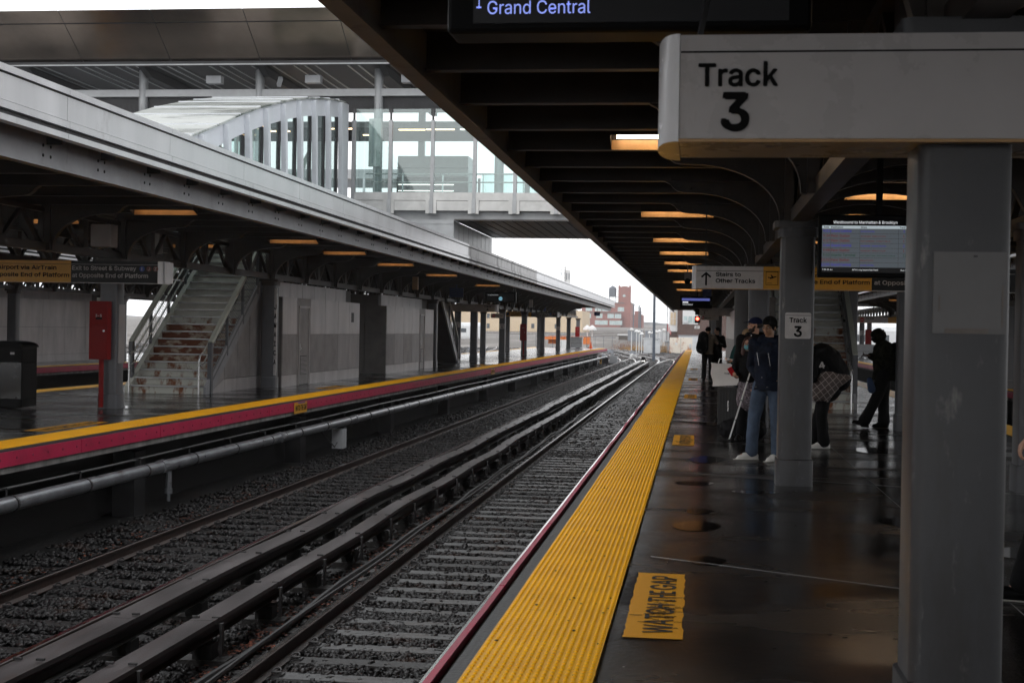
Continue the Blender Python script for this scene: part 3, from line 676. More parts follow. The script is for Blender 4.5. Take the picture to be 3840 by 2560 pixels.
def column(x, y, label, w=.35, dd=.35, top=2.80, m='steel_grey', grp='steel columns carrying the canopies'):
    t = thing('platform_column', label, 'column', (x, y, 0), grp); r = .045
    def sq(w, dd, r):
        pr = []
        for cx, cy, a in ((1, 1, 0), (-1, 1, 90), (-1, -1, 180), (1, -1, 270)):
            for i in range(5): an = R(a+22.5*i); pr.append((x+cx*(w/2-r)+r*math.cos(an), y+cy*(dd/2-r)+r*math.sin(an)))
        return pr
    b = MB().use(m); b.ext(sq(w, dd, r), 'z', .28, top-.17); b.build('shaft', t, True)
    b = MB().use(m); b.ext(sq(w+.035, dd+.035, r), 'z', 0, .275); b.build('base_plinth', t, True)
    b = MB().use('canopy_steel' if m == 'steel_grey' else m); b.ext(sq(w+.05, dd+.05, r), 'z', top-.17, top-.07); b.ext(sq(w+.16, dd+.16, r), 'z', top-.07, top); b.build('capital', t, True)
    return t
near = column(1.0, 5.75, 'big scuffed steel column nearest the camera on the right', m='steel_scuffed')
column(1.045, 15.48, 'grey column bearing a white Track 3 plate, beside the man in the beanie', m='steel_scuffed')
column(1.045, 24.96, 'column behind the man in the blue cap on the near platform')
column(1.045, 34.4, 'column in front of the perforated panels of the near platform')
column(3.56, 24.96, 'column behind the person walking in the bucket hat')
column(3.50, 15.48, 'column at the right margin behind the out-of-frame passer-by')
column(3.56, 34.4, 'column beside the foot of the near staircase, right of the stairs')
for k, y in enumerate((72.4, 81.9, 91.4, 110)): column(1.045, y, 'far column of the near platform hidden behind the couple', grp='far columns behind the couple')
column(-10.92, 25.55, 'left hand column carrying the red call box'); column(-10.92, 35.55, 'column carrying the vertical JAMAICA sign')
for x, y, l in ((-10.85, 57.9, 'dark column at the corner of the second utility room, by the second staircase'), (-11.18, 70.9, 'broad column in the gap just right of the second staircase, nearest of the far group'), (-13.84, 81.7, 'column with the Track 5 plate'), (-11.22, 81.7, 'column with the larger Track 4 plate'), (-11.2, 92.1, 'column with a red call box in the middle of the far group'), (-11.3, 103.9, 'wide column right of the middle red call box'), (-11.5, 118, 'slim column with the smaller Track 4 plate'), (-11.37, 126.2, 'second last column, left of the grey bench box'), (-11.2, 134.2, 'last column, with a red call box above the grey bench box'), (-13.9, 92, 'rear row column with a drainpipe behind the Track 4 sign'), (-13.9, 104, 'rear row column left of the middle red call box'), (-14.0, 126, 'rear row column just left of the smaller Track 4 plate'), (-13.75, 44.6, 'rear row column hidden behind the utility rooms'), (-13.75, 25.55, 'rear row column behind the yellow airport sign')):
    column(x, y, l)
for y in (50, 60, 70): column(-25.2, y, 'grey column of the farthest left platform', grp='columns of the farthest left platform')
column(-24.4, 33.0, 'brown boxed column of the farthest left platform seen above the yellow sign')
for x, y, l in ((12.1, 108, 'leftmost column on the platform beyond the right-hand track'), (13.1, 112, 'column beside the small red box beyond the right-hand track'), (13.8, 100, 'third column beyond the right-hand track, behind the bucket hat'), (9.9, 47, 'column at the extreme right beyond the track')): column(x, y, l)
# ------------------------------------------------------------ signs and platform furniture
def signbox(t, xa, xb, y0, y1, z0, z1, cap=.07, left=True, right=True, segs=()):
    """hollow lightbox sign across the platform; segs: (x0,x1,material)"""
    ym = (y0+y1)/2; hd = (y1-y0)/2
    for s, on, xe in ((-1, left, xa), (1, right, xb)):
        if on:
            b = MB().use('sign_white2'); pr = [(xe, y0)] + [(xe+s*cap*math.sin(a)**.8, ym-hd*math.cos(a)) for a in np.linspace(.15, PI-.15, 12)] + [(xe, y1)]
            b.ext(pr, 'z', z0-.012, z1+.004); b.build('end_cap', t, True)
    for a, c, m in segs:
        b = MB().use(m); b.box(a+.002, c-.002, y0+.004, y1-.004, z0, z1)
        b.use('letter_black' if m != 'sign_black' else 'letter_grey').box(a+.004, c-.004, y0+.0025, y0+.006, z1-.068, z1-.061); b.use('amber_paint' if m != 'sign_black' else 'sign_white').box(a, c, y0, y0+.012, z0-.014, z0-.002)
        b.build('sign_face', t)
# 1. big hanging Track 3 sign at top right
t = thing('hanging_sign', 'large white Track 3 lightbox sign hanging close to the camera at top right', 'sign', (.6, 5.7, 2.33))
signbox(t, -.085, 2.6, 5.42, 6.02, 2.335, 2.725, .085, True, True, [(-.085, 2.6, 'sign_white')])
b = MB().use('letter_black'); b.text('Track', (-.012, 5.4185, 2.532), .082, .292, .022); b.text('3', (.078, 5.4185, 2.368), .134, .094, .03); b.build('lettering', t)
b = MB().use('iron_dark'); b.beam((-.02, 5.7, 2.73), (.12, 5.75, 3.5), .02, .02); b.beam((1.9, 5.7, 2.73), (1.9, 5.7, 3.5), .03, .03); b.build('hanger', t)
# 2. black train display cut by the top of the frame
t = thing('train_display', 'black hanging train display reading Grand Central at the top edge of the picture', 'display', (-.3, 6.4, 2.9))
b = MB().use('black'); b.box(-1.14, .47, 6.3, 6.55, 2.925, 3.36); b.build('housing', t, False, .02)
b = MB().use('screen_dark'); b.box(-1.02, .37, 6.29, 6.299, 2.965, 3.31); b.build('screen', t)
b = MB().use('screen_violet'); b.text('Grand Central', (-.955, 6.286, 3.005), .058, .46, 0); b.text('1', (-1.005, 6.286, 3.032), .062, .022, 0); b.build('lettering', t)
b = MB().use('iron_dark'); b.box(-.4, -.34, 6.4, 6.46, 3.36, 3.56); b.box(.1, .16, 6.4, 6.46, 3.36, 3.56); b.build('hanger', t)
# 3. Stairs to Other Tracks
Y = 20.2; t = thing('hanging_sign', 'long hanging sign with Stairs to Other Tracks, a plane symbol and end of platform directions', 'sign', (1.4, Y, 2.24))
signbox(t, -.03, 4.4, Y, Y+.45, 2.235, 2.545, .06, True, True, [(-.03, .90, 'sign_white'), (.90, 2.385, 'sign_yellow'), (2.385, 4.4, 'sign_black')])
b = MB().use('letter_black'); yy = Y-.002
b.text('Stairs to', (.243, yy, 2.405), .055, .345, .02); b.text('Other Tracks', (.243, yy, 2.315), .055, .545, .02)
b.add([(.095, yy, 2.275), (.12, yy, 2.275), (.12, yy, 2.42), (.165, yy, 2.38), (.18, yy, 2.40), (.1075, yy, 2.465), (.035, yy, 2.40), (.05, yy, 2.38), (.095, yy, 2.42)], [tuple(range(9))])
for q in ((.935, 1.105, 2.47, 2.476), (.935, 1.105, 2.29, 2.296), (.935, .941, 2.29, 2.476), (1.099, 1.105, 2.29, 2.476), (.955, 1.02, 2.312, 2.318)): b.box(q[0], q[1], yy, yy+.001, q[2], q[3])
b.add([(.965, yy, 2.385), (.985, yy, 2.39), (1.0, yy, 2.372), (1.08, yy, 2.402), (1.085, yy, 2.415), (1.04, yy, 2.405), (1.01, yy, 2.435), (1.0, yy, 2.432), (1.015, yy, 2.395), (.985, yy, 2.40), (.968, yy, 2.405)], [tuple(range(11))])
b.text('JFK Airport via AirTrain', (1.145, yy, 2.405), .055, 1.1, .02); b.text('at Opposite End of Platform', (1.145, yy, 2.315), .055, 1.21, .02)
b.use('letter_grey').text('Exit to Street & Subway', (2.42, yy, 2.405), .055, 1.1, .02); b.text('at Opposite End of Platform', (2.42, yy, 2.315), .055, 1.21, .02)
b.build('lettering', t)
b = MB().use('iron_dark'); b.beam((.1, Y+.2, 2.55), (.1, Y+.2, 3.6), .02, .02); b.beam((3.5, Y+.2, 2.55), (3.5, Y+.2, 3.6), .02, .02); b.box(-.05, .12, Y+.15, Y+.25, 2.55, 2.575); b.build('hanger', t)
# 4. departure monitor
Y = 14.6; t = thing('departure_monitor', 'ceiling hung departure screen headed Westbound to Manhattan & Brooklyn', 'monitor', (1.8, Y, 2.2))
b = MB().use('black'); b.box(1.19, 2.42, Y, Y+.12, 2.185, 2.815); b.build('housing', t, False, .012)
b = MB().use('black'); b.box(1.76, 1.82, Y+.04, Y+.1, 2.82, 3.56); b.build('hanger', t)
yf = Y-.004; b = MB().use('screen_grey'); b.box(1.226, 2.38, yf, yf+.002, 2.285, 2.672); b.use('screen_head').box(1.226, 2.38, yf-.001, yf+.001, 2.672, 2.704); b.use('screen_dark').box(1.226, 2.38, yf, yf+.002, 2.235, 2.285)
b.use('letter_black')
for k in range(9): b.box(1.226, 2.38, yf-.0012, yf, 2.672-.0483*k-.0008, 2.672-.0483*k+.0008)
for xx in (1.31, 1.598, 1.975, 2.1): b.box(xx-.0008, xx+.0008, yf-.0012, yf, 2.285, 2.672)
b.build('screen', t)
b = MB(); yt = yf-.003
b.use('screen_white').text('Westbound to Manhattan & Brooklyn', (1.335, yt, 2.724), .028, .625, .0); b.use('letter_black').text('Time', (1.24, yt, 2.679), .016, .05, .02); b.text('Destination', (1.315, yt, 2.679), .016, .115, .02); b.text('Stops', (1.605, yt, 2.679), .016, .058, .02); b.text('Track', (1.985, yt, 2.679), .016, .055, .02)
rows = [('9:31', 'Grand Central', 'GRAND CENTRAL', '3', 'screen_blue', .2), ('9:34', 'Penn Station', 'WOODSIDE · PENN STATION', '1', 'screen_red', .18), ('9:37', 'Penn Station', 'KEW GARDENS · FOREST HILLS ·', '1', 'screen_red', .18), ('9:44', 'Grand Central', 'WOODSIDE · GRAND CENTRAL', '2', 'screen_blue', .2), ('9:48', 'Penn Station', 'WOODSIDE · PENN STATION', '1', 'screen_red', .18), ('9:50', 'Atlantic Terminal', 'EAST NEW YORK · NOSTRAND AVENUE ·', '12', 'screen_green', .24), ('10:02', 'Penn Station', 'PENN STATION', '', 'screen_red', .18), ('10:05', 'Grand Central', 'GRAND CENTRAL', '', 'screen_blue', .2)]
for k, (a, d, s_, tr_, m, wd) in enumerate(rows):
    z = 2.672-.0483*(k+1)+.014; b.use(m); b.text(a, (1.303, yt, z), .025, .066 if len(a) < 5 else .08, .01, align='R'); b.text(d, (1.316, yt, z), .025, wd, .01)
    b.text(s_, (1.605, yt, z+.002), .0125, .0106*len(s_), .01)
    if tr_: b.text(tr_, (2.02, yt, z), .022, None, .01)
b.use('screen_white').text('9:31:35 am', (1.232, yt, 2.255), .014, .1, 0); b.text('MTA Long Island Rail Road', (1.53, yt, 2.255), .014, .25, 0); b.text('Sun Dec 29', (2.0, yt, 2.255), .014, .12, 0); b.build('lettering', t)
# 5. column plates
def colplate(x, y, z0, z1, w, num, label, face=-1):
    b = MB().use('sign_white'); r = .018; pr = []
    for cx, cz, a in ((1, 1, 0), (-1, 1, 90), (-1, -1, 180), (1, -1, 270)):
        for i in range(4): an = R(a+30*i); pr.append((x+cx*(w/2-r)+r*math.cos(an), (z0+z1)/2+cz*((z1-z0)/2-r)+r*math.sin(an)))
    b.ext(pr, 'y', y-.012, y-.004); h = z1-z0; b.use('letter_black').box(x-w/2+.002, x+w/2-.002, y-.0135, y-.0115, z1-h*.115, z1-h*.098)
    b.text('Track', (x, y-.0145, z1-h*.38), h*.185, w*.66, .022, align='C'); b.text(num, (x, y-.0145, z0+h*.09), h*.38, w*.27, .03, align='C')
    return one(b, 'track_plate', label, 'sign', (x, y-.008, z0), 'white track number plates on the columns')
colplate(1.052, 15.3, 1.56, 1.835, .27, '3', 'white Track 3 plate on the column next to the man in the beanie')
colplate(-13.84, 81.52, 1.70, 2.0, .30, '5', 'white Track 5 plate on a column of the opposite platform')
colplate(-11.22, 81.52, 1.65, 1.95, .30, '4', 'larger of the two Track 4 plates on the opposite platform')
colplate(-11.5, 117.82, 1.62, 1.95, .34, '4', 'small distant Track 4 plate on the opposite platform')
colplate(12.1, 107.8, 1.65, 2.0, .35, '2', 'distant white plate on the column beyond the right-hand track')
# 6. notice holder on the near column
b = MB().use('panel_holder'); mat('panel_holder', (.17, .165, .165), .35, var=.1); mat('tape', (.22, .19, .17), .6, var=.3)
b.box(.885, 1.155, 5.562, 5.574, 1.615, 1.925); b.use('tape').box(.93, 1.09, 5.5595, 5.563, 1.617, 1.635).box(.905, .911, 5.5595, 5.563, 1.70, 1.76).box(1.137, 1.142, 5.5595, 5.563, 1.64, 1.80).use('iron_dark').box(1.03, 1.045, 5.5595, 5.563, 1.905, 1.912)
one(b, 'notice_holder', 'empty square notice holder on the big nearest column', 'notice', (1.02, 5.57, 1.615))
# 7. far signs of the near platform
Y = 62; t = thing('hanging_sign', 'distant cream Track 3 sign with No Exit plate behind the couple', 'sign', (.5, Y, 2.2))
signbox(t, .06, 1.7, Y, Y+.4, 2.37, 2.70, .05, True, False, [(.06, 1.7, 'sign_white')])
b = MB().use('sign_white').box(.14, .9, Y-.01, Y+.02, 2.17, 2.36); b.use('bullet_red').tube([(.22, Y-.02, 2.265), (.22, Y-.012, 2.265)], .065, 16); b.use('sign_white2').box(.175, .265, Y-.025, Y-.021, 2.255, 2.275); b.use('letter_black').text('No Exit', (.30, Y-.014, 2.24), .05, .26, .01); b.text('Track', (.16, Y-.003, 2.565), .055, .28, .015); b.text('3', (.25, Y-.003, 2.43), .09, .065, .02); b.build('lettering', t)
b = MB().use('iron_dark').beam((.3, Y+.2, 2.7), (.3, Y+.2, 3.6), .03, .03); b.build('hanger', t)
Y = 52; t = thing('train_display', 'distant hanging display with a blue bar under the near canopy', 'display', (-.1, Y, 2.5))
b = MB().use('black'); b.box(-.64, .5, Y, Y+.2, 2.50, 2.93); b.build('housing', t); b = MB().use('screen_bar').box(-.58, .42, Y-.006, Y-.002, 2.77, 2.86).use('screen_white').box(-.55, -.35, Y-.006, Y-.002, 2.69, 2.74); b.text('Grand Central', (-.55, Y-.007, 2.61), .05, .36, 0); b.build('screen', t)
b = MB().use('iron_dark').box(-.1, -.05, Y+.05, Y+.1, 2.93, 3.6); b.build('hanger', t)
mat('blue_sign', (.012, .03, .16), .4, var=.05)
b = MB().use('blue_sign').box(.15, .45, 49, 49.05, 2.85, 3.25).box(.28, .30, 49, 49.05, 3.25, 3.56); one(b, 'blue_sign', 'small dark blue square sign under the near canopy above the couple', 'sign', (.3, 49, 2.85))
b = MB().use('blue_sign').box(-10.55, -9.95, 60, 60.06, 2.95, 3.35).box(-10.27, -10.23, 60, 60.06, 3.35, 3.6); one(b, 'blue_sign', 'dark blue hanging sign left of the black display on the opposite platform', 'sign', (-10.25, 60, 2.95))
b = MB().use('blue_sign').box(-11.2, -10.65, 100, 100.06, 2.95, 3.4).box(-10.95, -10.91, 100, 100.06, 3.4, 3.6); one(b, 'blue_sign', 'dark blue hanging sign above the far black exit sign', 'sign', (-10.9, 100, 2.95))
b = MB().use('blue_sign').box(-8.95, -8.45, 124, 124.06, 2.95, 3.3).box(-8.72, -8.68, 124, 124.06, 3.3, 3.6); one(b, 'blue_sign', 'small dark sign hanging from the tip of the opposite canopy', 'sign', (-8.7, 124, 2.95))
# red repeater signal hanging at the platform edge
t = thing('signal_light', 'small hanging black signal with a lit red lamp left of the distant Track 3 sign', 'signal', (-.02, 60, 2.1))
mat('signal_red', (1, .10, .06), .4, emit=7, var=0)
b = MB().use('black').box(-.11, .07, 60, 60.16, 2.36, 2.62).box(-.12, .10, 60, 60.2, 2.02, 2.32).tube([(-.02, 60.08, 2.62), (-.02, 60.08, 3.5)], .02, 6); b.build('housing', t)
b = MB().use('signal_red').tube([(-.01, 59.97, 2.2), (-.01, 59.999, 2.2)], .066, 16); b.build('lamp', t); b = MB().use('black'); b.tube([(-.01, 59.85, 2.2), (-.01, 59.99, 2.2)], .085, 14, False); b.build('hood', t)
for k, (x, y, l) in enumerate(((-.30, 40, 'left of two dome cameras under the near canopy'), (.02, 40.5, 'right of two dome cameras under the near canopy'))):
    b = MB().use('panel_mid').box(x-.09, x+.09, y-.05, y+.05, 3.1, 3.3).tube([(x, y, 3.3), (x, y, 3.6)], .02, 6); b.use('black').ell((x, y, 3.05), (.09, .09, .09)); one(b, 'dome_camera', l, 'camera', (x, y, 3.0))
# 8. signs of the opposite platform
Y = 25.2; t = thing('hanging_sign', 'yellow airport and black exit direction sign crossing the left column', 'sign', (-11, Y, 2.34))
signbox(t, -15.5, -9.9, Y, Y+.5, 2.345, 2.745, .11, False, True, [(-15.5, -11.585, 'sign_yellow'), (-11.585, -9.9, 'sign_black')])
b = MB().use('letter_black'); yy = Y-.004; b.text('JFK Airport via AirTrain', (-11.87, yy, 2.575), .075, 1.44, .02, align='R'); b.text('at Opposite End of Platform', (-11.62, yy, 2.44), .075, 1.70, .02, align='R')
b.use('letter_grey').text('Exit to Street & Subway', (-11.555, yy, 2.575), .075, 1.24, .02); b.text('at Opposite End of Platform', (-11.555, yy, 2.44), .075, 1.47, .02)
for k, (ch, m) in enumerate((('E', 'bullet_blue'), ('J', 'bullet_brown'), ('Z', 'bullet_brown'))):
    xx = -10.20+k*.13; rb = MB().use(m).tube([(xx, yy-.002, 2.607), (xx, yy+.001, 2.607)], .05, 18); rb.use('letter_grey').text(ch, (xx, yy-.005, 2.578), .055, None, .01, align='C'); rb.build('route_bullet', t)
b.build('lettering', t)
b = MB().use('sign_white2').box(-9.79, -9.78, Y+.05, Y+.47, 2.35, 2.74); b.build('end_plate', t)
b = MB().use('iron_dark').box(-11.25, -11.2, Y+.2, Y+.26, 2.74, 3.6); b.build('hanger', t); b = MB().use('iron_dark').box(-14.6, -14.55, Y+.2, Y+.26, 2.74, 3.6); b.build('hanger', t)
b = MB().use('sign_white').box(-10.76, -10.70, 35.36, 35.42, .33, 2.56)  # white vertical blade
b.use('letter_black')
for k, ch in enumerate('JAMAICA'): b.text(ch, (-10.73, 35.352, 2.02-k*.235), .125, .05, .02, align='C')
one(b, 'station_name_sign', 'narrow white vertical JAMAICA sign on the second column of the opposite platform', 'sign', (-10.73, 35.4, .33))
for a, (x, y, l) in enumerate(((-10.99, 25.32, 'red call box on the nearest column of the opposite platform'), (-11.2, 91.85, 'red call box in the middle of the opposite platform'), (-11.2, 133.98, 'farthest red call box above the grey bench box'))):
    t = thing('call_box', l, 'call box', (x, y, 0), 'red call boxes on the columns'); w = .36 if a == 0 else .42
    b = MB().use('red_box').box(x-w/2-.02, x+w/2-.02, y-.17, y, .92, 2.0); b.use('red_box').box(x-w/2-.025, x+w/2-.015, y-.175, y-.165, 1.55, 1.56); b.build('cabinet', t, False, .006)
    b = MB().use('red_box').tube([(x+.0, y-.06, .03), (x, y-.06, .92)], .045, 10); b.build('conduit', t)
    b = MB().use('black').box(x-.07, x+.05, y-.178, y-.171, 1.66, 1.70).use('sign_white'); b.text('3-5', (x-.075, y-.18, 1.71), .045, .12, .02); b.use('stainless').tube([(x+.09, y-.19, 1.45), (x+.09, y-.172, 1.45)], .02, 8); b.build('lock_plate', t)
b = MB().use('panel_mid').box(-10.74, -10.725, 25.42, 25.70, .85, 1.95); one(b, 'paper_notice', 'faded white paper strip on the side of the left column', 'notice', (-10.72, 25.5, .85))
# trash bin
t = thing('trash_bin', 'black domed trash bin with a clear window at the left edge', 'bin', (-12.6, 24.9, 0))
b = MB().use('black').box(-12.95, -12.27, 24.7, 25.3, .02, .18).box(-12.95, -12.27, 24.7, 25.3, .84, 1.12)
for x in (-12.95, -12.29): b.box(x, x+.02, 24.7, 25.3, .18, .84)
b.box(-12.93, -12.29, 25.27, 25.3, .18, .84); b.build('body', t, False, .01)
b = MB().use('black'); n = 10; pr = [(-12.97, 1.12)] + [(-12.61-.36*math.cos(PI*i/n), 1.14+.10*math.sin(PI*i/n)) for i in range(n+1)] + [(-12.25, 1.12)]; b.ext(pr, 'y', 24.68, 25.32); b.build('lid', t, True)
b = MB().use('bin_window').box(-12.93, -12.29, 24.71, 24.72, .18, .84); b.build('window', t)
b = MB().use('bin_window'); b.ell((-12.6, 25.0, .5), (.26, .2, .32), 14, 10); 
for k in range(len(b.v)): v = b.v[k]; b.v[k] = (v[0]+.03*math.sin(v[2]*21+v[1]*9), v[1]+.02*math.sin(v[0]*30), v[2])
b.build('trash_bag', t, True)
b = MB().use('sign_white').box(-12.5, -12.42, 24.694, 24.699, .99, 1.03); b.build('sticker', t)
# boxes hung from the opposite canopy
b = MB().use('panel_light').box(-10.68, -10.3, 24, 24.3, 2.94, 3.34); one(b, 'hanging_box', 'pale square box hanging above the black exit sign', 'box', (-10.5, 24, 2.94), bev=.01)
b = MB().use('panel_light').box(-11.15, -10.98, 28, 28.25, 3.04, 3.5); one(b, 'hanging_box', 'slim beige box hanging above the end of the black exit sign', 'box', (-11.05, 28, 3.04), bev=.03)
for y, l in ((49, 'small tan box on the bracket above the two utility rooms'), (84, 'pale cylinder speaker above the far yellow sign')): b = MB().use('amber_paint' if y < 50 else 'panel_light').box(-9.95, -9.75, y, y+.2, 2.95, 3.4); one(b, 'hanging_box', l, 'box', (-9.85, y, 2.95), bev=.02)
# Track 4 sign etc
Y = 68.5; t = thing('hanging_sign', 'long cream Track 4 sign across the opposite platform', 'sign', (-11, Y, 2.45))
signbox(t, -12.75, -9.80, Y, Y+.45, 2.46, 2.82, .16, True, True, [(-12.75, -9.80, 'sign_white')])
b = MB().use('letter_black').text('Track', (-10.15, Y-.004, 2.68), .08, .34, .02, align='C'); b.text('4', (-10.15, Y-.004, 2.50), .12, .09, .02, align='C'); b.build('lettering', t)
b = MB().use('iron_dark').box(-10.4, -10.36, Y+.2, Y+.24, 2.82, 3.6); b.build('hanger', t)
b = MB().use('sign_white').box(-10.35, -9.72, 71.0, 71.05, 2.18, 2.42).use('bullet_red').tube([(-10.2, 70.98, 2.30), (-10.2, 70.99, 2.30)], .09, 16).use('sign_white2').box(-10.26, -10.14, 70.97, 70.975, 2.285, 2.315).use('letter_black'); b.text('No Exit', (-10.06, 70.99, 2.27), .07, .32, .01)
b.use('iron_dark').box(-10.04, -10.0, 71.0, 71.04, 2.42, 2.48); one(b, 'no_exit_plate', 'white No Exit plate with red disc below the Track 4 sign', 'sign', (-10, 71, 2.18))
Y = 65; t = thing('train_display', 'black hanging display with a round pale blue logo on the opposite platform', 'display', (-9, Y, 2.8))
b = MB().use('black').box(-9.75, -8.32, Y, Y+.25, 2.86, 3.32); b.build('housing', t, False, .01)
b = MB().use('screen_dark').box(-9.68, -8.40, Y-.006, Y-.002, 2.92, 3.27).use('logo_blue').tube([(-9.03, Y-.012, 3.03), (-9.03, Y-.008, 3.03)], .085, 20).use('screen_dark').text('MTA', (-9.03, Y-.015, 3.005), .05, .12, .02, align='C'); b.use('screen_white').box(-9.62, -9.60, Y-.008, Y-.007, 3.19, 3.21); b.text('Long Island Rail Road', (-9.57, Y-.008, 3.185), .03, .42, 0); b.build('screen', t)
b = MB().use('stainless').box(-8.44, -8.42, Y+.02, Y+.04, 2.88, 3.6).box(-8.36, -8.34, Y+.02, Y+.04, 2.88, 3.6); b.build('hanger', t)
Y = 95; t = thing('hanging_sign', 'far yellow airport and black exit sign on the opposite platform', 'sign', (-11, Y, 2.5))
signbox(t, -12.85, -9.35, Y, Y+.4, 2.50, 2.84, .13, False, True, [(-12.85, -11.1, 'sign_yellow'), (-11.1, -9.35, 'sign_black')])
b = MB().use('letter_black').text('JFK Airport via AirTrain', (-12.45, Y-.004, 2.69), .07, 1.2, .02); b.text('at Opposite End of Platform', (-12.45, Y-.004, 2.57), .07, 1.3, .02)
b.box(-12.78, -12.6, Y-.004, Y-.003, 2.58, 2.76); b.use('letter_grey').text('Exit to Street & Subway', (-11.03, Y-.004, 2.69), .07, 1.15, .02); b.text('at Opposite End of Platform', (-11.03, Y-.004, 2.57), .07, 1.35, .02)
for k, m in enumerate(('bullet_blue', 'bullet_brown', 'bullet_brown')): b.use(m).tube([(-9.8+k*.14, Y-.006, 2.71), (-9.8+k*.14, Y-.003, 2.71)], .05, 12)
b.build('lettering', t); b = MB().use('iron_dark').box(-12.2, -12.16, Y+.2, Y+.24, 2.82, 3.6); b.build('hanger', t)
# right-hand far sign
Y = 92; t = thing('hanging_sign', 'white and yellow No Exit sign beyond the right-hand track above the bucket hat', 'sign', (10.5, Y, 2.45))
signbox(t, 9.95, 14.2, Y, Y+.4, 2.44, 2.86, .12, True, False, [(9.95, 11.9, 'sign_white'), (11.9, 14.2, 'sign_yellow')])
b = MB().use('bullet_red').tube([(10.3, Y-.01, 2.62), (10.3, Y-.004, 2.62)], .14, 16).use('sign_white2').box(10.2, 10.4, Y-.014, Y-.011, 2.6, 2.645).use('letter_black'); b.text('No Exit', (10.55, Y-.005, 2.66), .10, .5, .01); b.text('JFK Airport', (12.4, Y-.005, 2.68), .10, 1.0, .01); b.text('via AirTrain', (12.4, Y-.005, 2.52), .10, 1.0, .01); b.build('lettering', t)
b = MB().use('iron_dark').box(11, 11.05, Y+.2, Y+.24, 2.86, 3.6); b.build('hanger', t)
b = MB().use('red_box').box(12.7, 13.15, 111, 111.2, .95, 2.1); one(b, 'call_box', 'red box on a column beyond the right-hand track', 'call box', (12.9, 111, .95))
# grey bench box, end of opposite platform
t = thing('bench_box', 'grey steel bin box at the far end of the opposite platform', 'box', (-11.2, 132, 0))
b = MB().use('steel_light').box(-12.0, -10.55, 131, 132.3, .05, .95).box(-12.05, -10.5, 130.95, 132.35, .95, 1.05).use('joint_dark').box(-12.0, -10.55, 130.99, 131.0, .48, .50); b.build('body', t)
b = MB().use('steel_light').box(11.2, 14, 104, 105, .05, 1.0).use('joint_dark').box(11.2, 14, 103.99, 104, .5, .52); one(b, 'bench_box', 'pale steel box on the platform beyond the right-hand track', 'box', (12.5, 104, 0))
mat('cone_orange', (.8, .13, .03), .5)
b = MB().use('cone_orange').tube([(-9.9, 133.2, .02), (-9.9, 133.2, .62)], [.16, .03], 12).box(-10.1, -9.7, 133, 133.4, 0, .03); one(b, 'traffic_cone', 'orange traffic cone at the tip of the opposite platform', 'cone', (-9.9, 133.2, 0))
# ------------------------------------------------------------ stairs
def stairs(x0, x1, y0, n, label, rise=.18, run=.27, rusty=True, sgn=1, rails=True, post_z=1.13):
    t = thing('staircase', label, 'stairs', ((x0+x1)/2, y0, 0))
    for i in range(n):
        y = y0+sgn*run*i; z = rise*i
        rm = 'stair_clean' if (not rusty or i > 9) else ('stair_rusty' if 4 <= i <= 8 else 'stair_white')
        b = MB().use(rm); b.box(x0+.12, x1-.06, *sorted((y, y+sgn*.008)), z, z+rise-.036)
        b.use('tread_dark').box(x0+.12, x1-.06, *sorted((y-sgn*.03, y+sgn*(run+.02))), z+rise-.034, z+rise); b.use('tread_edge').box(x0+.12, x1-.06, *sorted((y-sgn*.042, y-sgn*.028)), z+rise-.03, z+rise+.002)
        b.build('step', t)
    ye = y0+sgn*run*n; ze = rise*n
    for (a, c, m) in ((x0, x0+.12, 'stair_clean'), (x1-.06, x1, 'girder_grey')):
        b = MB().use(m if rusty else 'bridge_grey'); b.ext([(y0-sgn*.08, 0), (y0-sgn*.08, .16), (ye, ze+.12), (ye, ze-.30), (y0+sgn*.30, 0)], 'x', a, c); b.build('stringer', t)
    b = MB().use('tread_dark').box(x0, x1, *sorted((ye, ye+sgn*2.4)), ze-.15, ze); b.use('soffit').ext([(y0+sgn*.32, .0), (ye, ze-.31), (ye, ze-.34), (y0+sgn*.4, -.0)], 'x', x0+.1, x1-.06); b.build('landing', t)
    if not rails: return t
    sl = rise/run
    for side, x in (('l', x0+.02), ('r', x1-.02)):
        s = 1 if side == 'l' else -1
        ya, yb = y0+sgn*.25, ye; za = post_z; zb = za+sl*abs(yb-ya)
        b = MB().use('rail_cream'); b.beam((x, ya, za+.05), (x, yb, zb+.05), .10, .09); b.build('top_rail', t)
        b = MB().use('steel_grey'); b.box(x-.05, x+.05, *sorted((ya-sgn*.06, ya+sgn*.06)), 0, za+.05)
        k = 1
        while k*1.15 < abs(yb-ya): yy = ya+sgn*k*1.15; z0 = sl*k*1.15; b.box(x-.03, x+.03, yy-.03, yy+.03, z0+.1, z0+za); k += 1
        b.beam((x, ya, .24), (x, yb, .24+sl*abs(yb-ya)), .05, .05); b.build('rail_post', t)
        b = MB().use('mesh_dark'); L = abs(yb-ya)
        for q in range(9): h = .30+(za-.34)*q/9; b.beam((x, ya, h), (x, yb, h+sl*L), .006, .006)
        q = .09
        while q < L: b.box(x-.003, x+.003, ya+sgn*q-.003, ya+sgn*q+.003, .26+sl*q, za+sl*q); q += .09
        b.build('mesh_panel', t)
        for hz in (.92, .66):
            b = MB().use('stainless'); xx = x+s*.12; P = [(xx, ya-sgn*.42, 0.0), (xx, ya-sgn*.42, hz-.18), (xx, ya-sgn*.38, hz-.06), (xx, ya-sgn*.26, hz), (xx, ya-sgn*.1, hz+.05), (xx, yb, hz+.05+sl*(abs(yb-ya)+.1))]
            if hz < .9: P = P[2:]; P[0] = (xx, ya-sgn*.40, hz-.02)
            b.tube(P, .021, 10); b.build('handrail', t, True)
    return t
stairs(-13.1, -11.15, 31.5, 31, 'rusty white staircase up from the opposite platform')
